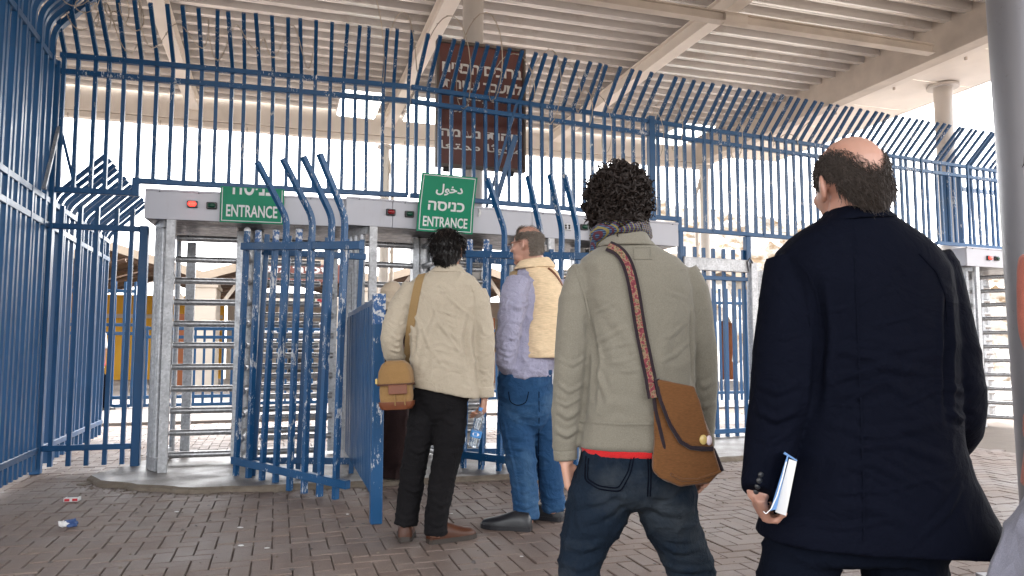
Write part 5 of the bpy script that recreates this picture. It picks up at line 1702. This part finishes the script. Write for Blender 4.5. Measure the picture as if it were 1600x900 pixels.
wear('collar', co3, 'olive_jersey', p3)
cf = union('cuff', [limb([(883, 702, .039), (884, 719, .037)], Y3)], 0.006, 1); wear('cuff', cf, 'olive_jersey', p3)
cf = union('cuff', [limb([(1098, 676, .038, .03), (1099, 697, .035, .03)], Y3)], 0.006, 1); wear('cuff', cf, 'olive_jersey', p3)
rs_ = union('undershirt', [rings([(688, 910, 1080, .124), (700, 909, 1081, .125), (709, 911, 1081, .124, 0, -.02)], Y3, 40)], 0.006, 2)
wear('undershirt', rs_, 'red_cotton', p3)
j3 = union('trousers', [rings([(690, 914, 1074, .115), (710, 908, 1078, .122), (740, 902, 1080, .130), (765, 912, 1066, .12), (785, 945, 1035, .09), (796, 975, 1010, .05)], Y3, 40),
    limb([(945, 730, .085), (938, 775, .108), (930, 805, .098, 0), (914, 845, .078, .0), (906, 880, .068, -.01), (903, 920, .063, -.02), (896, 1010, .058, -.04), (884, 1090, .056, -.05)], Y3, 20),
    limb([(1036, 730, .085), (1038, 772, .100), (1045, 805, .090, .01), (1062, 845, .080, .03), (1078, 885, .078, .05), (1090, 930, .072, .08), (1110, 1010, .062, .14), (1122, 1075, .058, .2)], Y3, 20)], 0.007, 3)
folds(j3, [((9, 9, 18), .0045, 81, 'r'), ((22, 22, 34), .002, 82, 'r')],
      [([(990, 780), (950, 800), (905, 815)], .014, .007), ([(985, 775), (940, 782), (900, 790)], .010, .005), ([(1000, 785), (1040, 800), (1080, 800)], .014, .007), ([(880, 850), (910, 858), (940, 850)], .012, .009), ([(880, 880), (905, 888), (934, 880)], .010, .008), ([(1030, 850), (1065, 862), (1100, 850)], .012, .008), ([(1045, 885), (1080, 892), (1114, 884)], .010, .008)])
wear('trousers', j3, 'dark_denim', p3)
b3 = bvh(j3)
for q in ([(916, 712), (914, 750), (935, 764), (970, 768), (985, 740), (991, 714)], [(1012, 712), (1013, 740), (1012, 775)], [(1016, 712), (1017, 740), (1016, 775)], [(920, 716), (918, 748), (936, 759), (966, 763), (981, 738), (986, 716)]):
    band_on(b3, q, .004, .002, 'pocket_seam', 'navy_denim', p3, .001, 40)
shoe((P(886, 1100, Y3 - .06).x, Y3 - .10, 0), radians(5), p3, 'black_leather')
shoe((P(1122, 1085, Y3 + .2).x, Y3 + .12, 0), radians(-8), p3, 'black_leather')
reg3 = lambda x, y, z: 1.0 if (z > -0.075 and (y < 0.045 or z > 0.075)) else 0.0
hp = merge(cap(H3d, 0.016, reg3, -0.06), curls(H3d, 2100, 17, reg3))
obj('hair', rel(hp, p3), 'hair_dark', p3, fix=False, smooth=True)
sf = union('scarf', [limb([(934, 384, .022, .06), (936, 366, .030, -.02), (955, 354, .034, -.055), (978, 351, .034, -.068), (1000, 356, .030, -.03), (1008, 368, .024, .04)], Y3, 16), limb([(930, 372, .018, -.01), (928, 384, .016, .0), (926, 398, .010, .02)], Y3, 12)], 0.006, 2)
folds(sf, [((16, 16, 40), .004, 91, 'r')])
so_ = wear('scarf', sf, 'plaid', p3)

# his messenger bag
mb_c = P(1066, 680, Y3 - 0.17)
mb = thing('messenger_bag', 'brown canvas messenger bag with dark edging on the curly-haired man\'s hip', 'bag', mb_c)
YB = Y3 - 0.17
def Q(px, py, dy=0.0): return P(px, py, YB + dy) - mb_c
front = [(1021, 607), (1024, 640), (1022, 735), (1034, 748), (1062, 758), (1108, 752), (1126, 735), (1114, 700), (1084, 606)]
def slabpoly(pts, y0, y1, inset=0.0):
    n = len(pts)
    V = [tuple(Q(x, y, y0)) for x, y in pts] + [tuple(Q(x, y, y1)) for x, y in pts]
    return V, [tuple(range(n)), tuple(reversed(range(n, 2 * n)))] + [(i, i + n, (i + 1) % n + n, (i + 1) % n) for i in range(n)]
gus = [(1016, 600), (1018, 640), (1021, 736), (1048, 740), (1052, 690), (1036, 640), (1026, 598)]
mbody = union('body', [slabpoly([(1020, 606), (1021, 735), (1034, 748), (1062, 759), (1108, 753), (1126, 736), (1113, 698), (1084, 608)], 0.0, 0.10)], 0.006, 5)
folds(mbody, [((7, 7, 12), .006, 101, 'n'), ((16, 16, 20), .002, 102, 'r')], [])
obj('body', mbody, 'brown_canvas', mb, smooth=True)
flp = union('flap', [slabpoly([(1027, 593), (1034, 625), (1050, 664), (1066, 690), (1080, 698), (1113, 699), (1104, 665), (1094, 630), (1084, 604)], -0.022, 0.012)], 0.005, 3)
folds(flp, [((8, 8, 12), .004, 105, 'n'), ((5, 5, 26), .0012, 106, 'r')])
obj('flap', flp, 'brown_canvas', mb, smooth=True)
bf_ = bvh(flp); 
def edge_tube(pts, r, dy, name, mat):
    obj(name, tube([Q(x, y, dy) for x, y in pts], r, 8), mat, mb, smooth=True)
edge_tube([(1027, 592), (1033, 625), (1048, 664), (1064, 690), (1079, 699), (1096, 701), (1114, 701)], 0.0075, -0.012, 'flap_binding', 'dark_binding')
edge_tube([(1020, 602), (1024, 640), (1036, 690), (1047, 735)], 0.0058, 0.005, 'gusset_binding', 'dark_binding')
edge_tube([(1016, 606), (1018, 660), (1022, 737), (1047, 739)], 0.0058, 0.05, 'gusset_binding', 'dark_binding')
edge_tube([(1113, 702), (1120, 718), (1127, 736)], 0.009, 0.02, 'side_binding', 'dark_binding')
edge_tube([(1048, 741), (1066, 750), (1090, 750), (1112, 742), (1126, 736)], 0.0045, -0.004, 'bottom_seam', 'brown_canvas')
for (x, y), m in (((1099, 687), 'pin_yellow'), ((1108, 688), 'pin_white')):
    tag(obj('badge_pin', ell(P(x, y, YB - 0.03), (0.0115 if x < 1105 else .0085, 0.005, 0.0145), None, 16, 10), m, smooth=True), ('round yellow' if x < 1105 else 'round pinkish white') + ' badge pinned to the brown bag flap', 'badge')
sp_, sn_ = drape(sb, [(952, 388), (963, 392), (974, 402), (983, 420), (990, 450), (996, 490), (1003, 530), (1009, 560), (1014, 585)], .03, .009, .004, 30)
sp_ += [Q(1019, 604, -0.004) + mb_c, Q(1022, 622, -0.006) + mb_c]; sn_ += [Vector((-.3, -1, 0)).normalized()] * 2
for _ in range(2):
    sp_ = [sp_[0]] + [(sp_[i - 1] + sp_[i] * 2 + sp_[i + 1]) / 4 for i in range(1, len(sp_) - 1)] + [sp_[-1]]
def ribbon_mb(w, th, off, name, mat, par):
    pts = [p + n * off - mb_c for p, n in zip(sp_, sn_)]
    return obj(name, ribbon(pts, sn_, w, th), mat, par, smooth=40)
stp = ribbon_mb(0.036, 0.004, 0.0, 'strap', 'dark_binding', mb)
ribbon_mb(0.017, 0.0015, 0.0045, 'strap_pattern', 'strap_pattern', stp)

# ================================================================ the balding man in the navy blazer
Y4 = 1.96
p4 = person('balding man in a long navy blazer seen from behind, book in left hand', (0.90, 2.0, 0))
H4d = Head(P(1327, 289, Y4), radians(9), radians(-5), radians(-3), 1.04, 1.06)
w4 = P(1184, 772, Y4 - .10)
body = union('body', H4d.parts() + [
    seg(P(1330, 362, Y4 + .01), H4d.w(0, -0.025, -0.03), 0.072, 0.066), rings([(355, 1270, 1400, .08), (400, 1245, 1440, .1), (500, 1265, 1460, .11), (700, 1260, 1465, .11), (850, 1230, 1470, .11)], Y4),
    limb([(1240, 420, .05), (1222, 600, .042), (1195, 730, .032), (1184, 772, .027, -.10)], Y4), limb([(1450, 420, .05), (1492, 620, .042, .02), (1482, 690, .034, .14), (1470, 705, .028, .24)], Y4),
    limb([(1262, 850, .07), (1244, 900, .065), (1228, 1000, .055), (1215, 1100, .046), (1210, 1165, .04)], Y4), limb([(1408, 850, .075), (1412, 900, .07), (1428, 1000, .058, .05), (1440, 1100, .046, .1), (1448, 1160, .04, .14)], Y4)]
    + hand(w4, (0.30, 0.55, -0.70), (-0.2, 0.75, 0.6), (1, 0, 0), 1.05, 0.95, 0.03, 0.5)
    + hand(P(1470, 705, Y4 + .24), (-0.4, 0.8, -0.2), (0, 0, 1), (-1, 0, 0), 0.6, 0.98), 0.005, 2)
wear('body', body, 'skin_ruddy', p4)
H4d.eyes(p4)
bz = union('blazer', [rings([(334, 1292, 1376, .070), (342, 1282, 1386, .082), (354, 1262, 1402, .098), (372, 1236, 1426, .115), (394, 1216, 1452, .132), (425, 1212, 1474, .142), (470, 1228, 1478, .150), (540, 1240, 1480, .156), (620, 1244, 1482, .158), (690, 1236, 1488, .160), (740, 1222, 1502, .163), (790, 1206, 1526, .167), (830, 1196, 1552, .170, 0, -.03), (846, 1193, 1562, .170, 0, -.05)], Y4, 44, 2.6),
    limb([(1236, 408, .066), (1234, 450, .073, -.01), (1226, 540, .078, -.02), (1219, 620, .077, -.03), (1207, 680, .066, -.03), (1195, 735, .054, -.07), (1187, 770, .044, -.10)], Y4, 20),
    limb([(1444, 404, .066), (1462, 450, .070, 0), (1475, 510, .070, -.01), (1488, 580, .069, -.02), (1494, 630, .072, -.01), (1492, 668, .064, .06), (1484, 698, .050, .16)], Y4, 20)], 0.0065, 4)
folds(bz, [((3.0, 3.0, 6), .0030, 111, 'r'), ((8, 8, 14), .0012, 112, 'r'), ((2.5, 2.5, 2.5), .005, 115, 'n')],
      [([(1290, 605), (1335, 584), (1400, 560)], .005, .0055), ([(1330, 612), (1380, 596), (1470, 594)], .005, .005), ([(1280, 486), (1310, 484), (1360, 470)], .005, .004), ([(1310, 536), (1350, 540), (1400, 548), (1460, 540)], .005, .004), ([(1270, 632), (1320, 632), (1370, 634)], .005, .004), ([(1290, 680), (1350, 682), (1410, 680)], .005, .005), ([(1300, 655), (1340, 620), (1370, 600)], .005, .004), ([(1360, 510), (1410, 498), (1465, 478)], .005, .004), ([(1300, 720), (1360, 740), (1430, 780)], .006, .005), ([(1330, 690), (1400, 720), (1480, 770)], .006, .005), ([(1260, 760), (1320, 770), (1390, 765)], .006, .004), ([(1400, 640), (1440, 620), (1475, 605)], .005, .005), ([(1380, 770), (1440, 750), (1490, 742)], .006, .004), ([(1250, 815), (1320, 825), (1400, 810)], .007, .004), ([(1440, 840), (1480, 800), (1500, 760)], .008, .006), ([(1195, 520), (1225, 530), (1262, 518)], .006, .004), ([(1188, 560), (1220, 566), (1258, 552)], .006, .004), ([(1275, 440), (1283, 520), (1275, 640)], .014, -.014), ([(1300, 595), (1380, 570), (1470, 588)], .012, .006), ([(1310, 620), (1390, 600), (1460, 640)], .012, .005), ([(1290, 660), (1370, 680), (1470, 660)], .012, .006), ([(1320, 700), (1400, 690), (1480, 720)], .012, .006), ([(1300, 740), (1360, 720), (1440, 760)], .012, .005),
       ([(1280, 800), (1360, 790), (1420, 820)], .014, .005), ([(1184, 600), (1215, 612), (1250, 596)], .010, .007), ([(1182, 640), (1212, 655), (1246, 640)], .010, .008), ([(1176, 680), (1204, 692), (1234, 676)], .009, .007), ([(1470, 640), (1500, 655), (1528, 640)], .010, .008), ([(1472, 600), (1500, 612), (1526, 598)], .010, .006), ([(1482, 460), (1478, 560), (1480, 660)], .012, -.012),
       ([(1330, 520), (1400, 540), (1470, 530)], .012, .004), ([(1300, 545), (1360, 560), (1420, 548)], .010, .004), ([(1350, 830), (1345, 780), (1352, 720)], .010, -.005)])
wear('blazer', bz, 'navy_linen', p4)
zb = bvh(bz)
lc = union('collar', [rings([(326, 1293, 1372, .078, 0, .06), (334, 1288, 1378, .090, 0, .06), (346, 1278, 1392, .104, 0, .05), (350, 1276, 1394, .104, 0, .05)], Y4, 40)], 0.005, 2)
wear('collar', lc, 'navy_linen', p4)
for k, y in enumerate((742, 751, 760, 768)):
    q = on(zb, 1189 - 0.28 * (y - 742), y, 0.001)
    if q is not None:
        obj('sleeve_button', rel(ell(q, (0.0075, 0.0035, 0.0075), None, 14, 8), p4), 'black_plastic', p4, smooth=True)
for q in ([(1238, 400), (1262, 425), (1277, 460), (1283, 510)], [(1436, 396), (1464, 425), (1477, 460), (1482, 510)]):
    band_on(zb, q, .005, .0025, 'armhole_seam', 'navy_linen', p4, .0005, 24)
band_on(zb, [(1334, 352), (1340, 500), (1346, 650), (1350, 780), (1350, 845)], .004, .002, 'back_seam', 'navy_linen', p4, .0005, 50)
t4 = union('trousers', [rings([(790, 1230, 1480, .125), (850, 1200, 1478, .13), (868, 1196, 1476, .12)], Y4, 40),
    limb([(1262, 850, .10), (1244, 900, .096), (1228, 1000, .08), (1215, 1100, .07), (1210, 1165, .066)], Y4, 20),
    limb([(1408, 850, .105), (1412, 900, .104), (1428, 1000, .085, .05), (1440, 1100, .072, .1), (1448, 1160, .066, .14)], Y4, 20)], 0.008, 3)
folds(t4, [((8, 8, 18), .005, 121, 'r')])
wear('trousers', t4, 'navy_denim', p4)
shoe((P(1212, 1180, Y4).x, Y4 - .04, 0), radians(4), p4, 'black_leather')
shoe((P(1448, 1180, Y4 + .14).x, Y4 + .10, 0), radians(-6), p4, 'black_leather')
def reg4(x, y, z):
    if z < -0.088 or y > 0.046: return 0.0
    if z < 0.012 and y > -0.042 + 0.55 * min(z, 0.0): return 0.0
    top = z - (-0.014 + 0.104 * (x / 0.075) ** 2 + 0.25 * max(0, y))
    if top > 0.055: return 0.0
    return 1.0 if top < -0.012 else 0.55 * (1 - (top + 0.012) / 0.067) ** 1.4
obj('hair', rel(strands(H4d, 9000, 24, reg4, lambda p: 0.026 if p.z > 0.0 else 0.042, 0.0013, 0.5, 0.0025, 0.12, 5, 0, (0.15, -0.6, -0.9)), p4), 'hair_greying', p4, fix=False, smooth=True)

# the book in his hand
bk_c = P(1219, 758, Y4 - 0.20)
bk = thing('book', 'white paperback book held against the hem of the navy blazer', 'book', bk_c)
YK = Y4 - 0.205
def K4(px, py, dy): return tuple(P(px, py, YK + dy) - bk_c)
def quadbox(c, y0, y1):
    V = [K4(x, y, y0 + dy0) for x, y, dy0 in c] + [K4(x, y, y1 + dy0) for x, y, dy0 in c]
    return V, [(0, 1, 2, 3), (7, 6, 5, 4), (0, 4, 5, 1), (1, 5, 6, 2), (2, 6, 7, 3), (3, 7, 4, 0)]
obj('page_block', quadbox([(1233, 717, .01), (1245, 721, 0), (1228, 806, 0), (1211, 800, .02)], 0.0, 0.15), 'paper', bk)
obj('cover', quadbox([(1226, 706, .02), (1246, 719, -.003), (1245.2, 721, -.003), (1224, 709, .02)], 0.0, 0.155), 'paper_blue', bk)
V, Fc = [], []
curve = [(1232, 712, .01), (1224, 745, .008), (1215, 775, .004), (1206, 795, 0), (1198, 803, 0.0), (1194, 799, .004)]
for x, y, d in curve:
    for dy in (0.0, 0.12):
        V.append(K4(x, y, d + dy)); V.append(K4(x - 2.2, y, d + dy))
for i in range(len(curve) - 1):
    a = i * 4
    Fc += [(a, a + 4, a + 6, a + 2), (a + 1, a + 3, a + 7, a + 5), (a, a + 1, a + 5, a + 4), (a + 2, a + 6, a + 7, a + 3)]
obj('loose_pages', (V, Fc), 'paper', bk, smooth=50)
obj('cover', quadbox([(1230, 711, .012), (1232, 713, .012), (1213, 796, .016), (1203, 798, .010)], -0.003, 0.14), 'paper_blue', bk)

# ================================================================ the woman cut by the right edge
Y5 = 1.62
p5 = person('woman in salmon top at the extreme right edge, mostly out of frame', (1.22, 1.66, 0))
H5d = Head(P(1672, 266, Y5), radians(-22), 0, 0, 0.96)
body = union('body', H5d.parts() + [
    seg(P(1662, 365, Y5), H5d.w(0, -0.02, -0.03), 0.056, 0.05), rings([(370, 1620, 1710, .07), (420, 1610, 1730, .085), (560, 1650, 1725, .07), (760, 1660, 1735, .07), (860, 1670, 1735, .07)], Y5),
    limb([(1640, 400, .035), (1634, 520, .03), (1660, 600, .028), (1680, 690, .024), (1684, 740, .022)], Y5), limb([(1730, 400, .04), (1745, 560, .034), (1740, 720, .024)], Y5),
    limb([(1690, 860, .06), (1690, 1080, .05), (1690, 1300, .036)], Y5), limb([(1735, 860, .06), (1740, 1080, .05), (1745, 1300, .036)], Y5)]
    + hand(P(1684, 740, Y5), (0, 0.1, -1), (0.3, 0.9, 0), (1, 0, 0), 0.4, 0.9) + hand(P(1740, 720, Y5), (0, 0.1, -1), (-0.3, 0.9, 0), (-1, 0, 0), 0.4, 0.9), 0.007, 2)
wear('body', body, 'skin_fair', p5)
H5d.eyes(p5)
tp = union('top', [rings([(378, 1642, 1702, .07), (395, 1618, 1728, .09), (440, 1620, 1738, .105), (560, 1632, 1734, .11), (700, 1628, 1744, .115), (770, 1620, 1752, .12)], Y5),
    limb([(1634, 402, .048), (1629, 450, .050), (1630, 520, .046), (1660, 595, .042), (1680, 680, .034)], Y5), limb([(1734, 402, .05), (1748, 520, .046), (1748, 640, .036)], Y5)], 0.009, 3)
folds(tp, [((8, 8, 14), .004, 131, 'r')], [([(1594, 470), (1616, 480), (1636, 470)], .01, .006)])
wear('top', tp, 'salmon_knit', p5)
sk_ = union('skirt', [rings([(745, 1652, 1770, .12), (790, 1630, 1788, .14), (840, 1607, 1808, .16), (900, 1586, 1828, .18), (1000, 1570, 1850, .2), (1120, 1560, 1860, .21)], Y5)], 0.010, 3)
folds(sk_, [((10, 10, 2), .008, 133, 'r')])
wear('skirt', sk_, 'grey_jersey', p5)
shoe((P(1690, 1300, Y5).x, Y5 - .05, 0), 0, p5, 'black_leather', 0.25, .042); shoe((P(1748, 1300, Y5).x, Y5 - .05, 0), 0, p5, 'black_leather', 0.25, .042)
reg5 = lambda x, y, z: 1.0 if (z > -0.07 and y < 0.025) else 0.0
obj('hair', rel(merge(cap(H5d, 0.010, reg5, -0.08), strands(H5d, 500, 34, reg5, lambda p: 0.03, 0.003, 0.9, 0.001, 0.02, 5, 0, (0, -0.6, -0.9))), p5), 'hair_dark', p5, fix=False, smooth=True)

# ================================================================ the woman at the turnstile, half hidden by the partition
Y6 = 6.35
p6 = person('woman in a dark robe and cream headscarf between the partition and tan jacket', (P(613, 600, Y6).x, Y6, 0))
H6d = Head(P(615, 462, Y6), radians(-40), 0, 0, 0.96)
body = union('body', H6d.parts() + [seg(P(614, 500, Y6), H6d.w(0, -0.02, -0.03), 0.055, 0.05), rings([(490, 600, 634, .08), (600, 598, 636, .1), (735, 600, 634, .1)], Y6),
    limb([(602, 500, .04), (598, 560, .035), (600, 610, .025, -.05)], Y6), limb([(632, 500, .04), (636, 560, .035), (634, 610, .025, -.05)], Y6)]
    + hand(P(600, 612, Y6 - .05), (0, 0.0, -1), (0, 1, 0), (1, 0, 0), 0.8, 0.9) + hand(P(634, 612, Y6 - .05), (0, 0.0, -1), (0, 1, 0), (-1, 0, 0), 0.8, 0.9), 0.008, 2)
wear('body', body, 'skin_olive', p6)
H6d.eyes(p6)
rb_ = union('robe', [rings([(478, 602, 630, .09), (488, 595, 638, .13), (520, 592, 642, .16), (600, 591, 644, .19), (680, 588, 646, .22), (742, 585, 650, .25)], Y6), limb([(600, 494, .07), (594, 550, .075), (597, 600, .06, -.05)], Y6), limb([(634, 494, .07), (641, 550, .075), (636, 600, .06, -.05)], Y6)], 0.012, 4)
folds(rb_, [((9, 9, 2.5), .012, 141, 'r')])
wear('robe', rb_, 'dark_robe', p6)
sc6 = union('headscarf', [H6d.e((0, -0.022, 0.022), (0.094, 0.112, 0.108)), H6d.e((0, -0.03, -0.06), (0.085, 0.09, 0.10)), seg(P(614, 474, Y6), P(610, 496, Y6), 0.09, 0.12)], 0.009, 3)
folds(sc6, [((10, 10, 24), .006, 143, 'r')])
wear('headscarf', sc6, 'cream_scarf', p6)
hb6 = P(600, 656, Y6 - 0.14)
hbg = thing('handbag', 'small brown handbag hanging beside the blue partition post', 'bag', hb6)
obj('body', folds(union('body', [loft([(Vector((0, 0, -.11)), .10, .04), (Vector((0, 0, -.02)), .10, .05), (Vector((0, 0, .10)), .045, .02)], 24, 2.6)], .008, 2), [((14, 14, 14), .006, 5, 'n')]), 'rust_leather', hbg, smooth=True)
obj('handle', tube([(-.03, 0, .09), (-.02, 0, .19), (.0, 0, .235), (.02, 0, .19), (.03, 0, .09)], .007, 6), 'rust_leather', hbg)

# ================================================================ far passer-by behind the side fence
Y7 = 13.2
p7 = person('far person in red and white top and jeans behind the left fence', (P(153, 560, Y7).x, Y7, 0))
H7d = Head(P(154, 498, Y7), radians(-30), 0, 0, 1.0)
body = union('body', H7d.parts() + [seg(P(153, 515, Y7), H7d.w(0, -.02, -.03), .06, .055), rings([(518, 146, 161, .09), (560, 147, 160, .09), (585, 147, 160, .09)], Y7), limb([(147, 520, .045), (144, 545, .04), (147, 568, .03)], Y7), limb([(160, 520, .045), (163, 545, .04), (161, 568, .03)], Y7),
    limb([(150, 585, .07), (149, 612, .055), (149, 638, .04)], Y7), limb([(158, 585, .07), (159, 612, .055), (160, 638, .04)], Y7)] + hand(P(147, 568, Y7), (0, 0, -1), (0, 1, 0), (1, 0, 0), .5) + hand(P(161, 568, Y7), (0, 0, -1), (0, 1, 0), (-1, 0, 0), .5), .010, 2)
wear('body', body, 'skin_olive', p7)
wear('shirt', union('shirt', [rings([(516, 149, 158, .07), (520, 145, 162, .1), (560, 146, 161, .115), (576, 146, 161, .115)], Y7), limb([(147, 520, .06), (143.5, 545, .055)], Y7), limb([(160, 520, .06), (163.5, 545, .055)], Y7)], .012, 2), 'white_shirt', p7)
wear('vest', union('vest', [rings([(522, 150, 162, .115), (548, 150, 162, .128), (572, 150, 162.5, .128)], Y7)], .012, 2), 'red_vest', p7)
wear('trousers', union('trousers', [rings([(568, 146, 161, .11), (585, 146, 161, .115)], Y7), limb([(150, 585, .085), (149, 612, .075), (149, 638, .065)], Y7), limb([(158, 585, .085), (159, 612, .075), (160, 638, .065)], Y7)], .012, 2), 'navy_denim', p7)
shoe((P(149, 640, Y7).x, Y7 - .05, 0), radians(-20), p7, 'black_leather'); shoe((P(160, 640, Y7).x, Y7 - .05, 0), radians(-20), p7, 'black_leather')
obj('hair', rel(merge(cap(H7d, .012, reg1)), p7), 'hair_black', p7, fix=False, smooth=True)
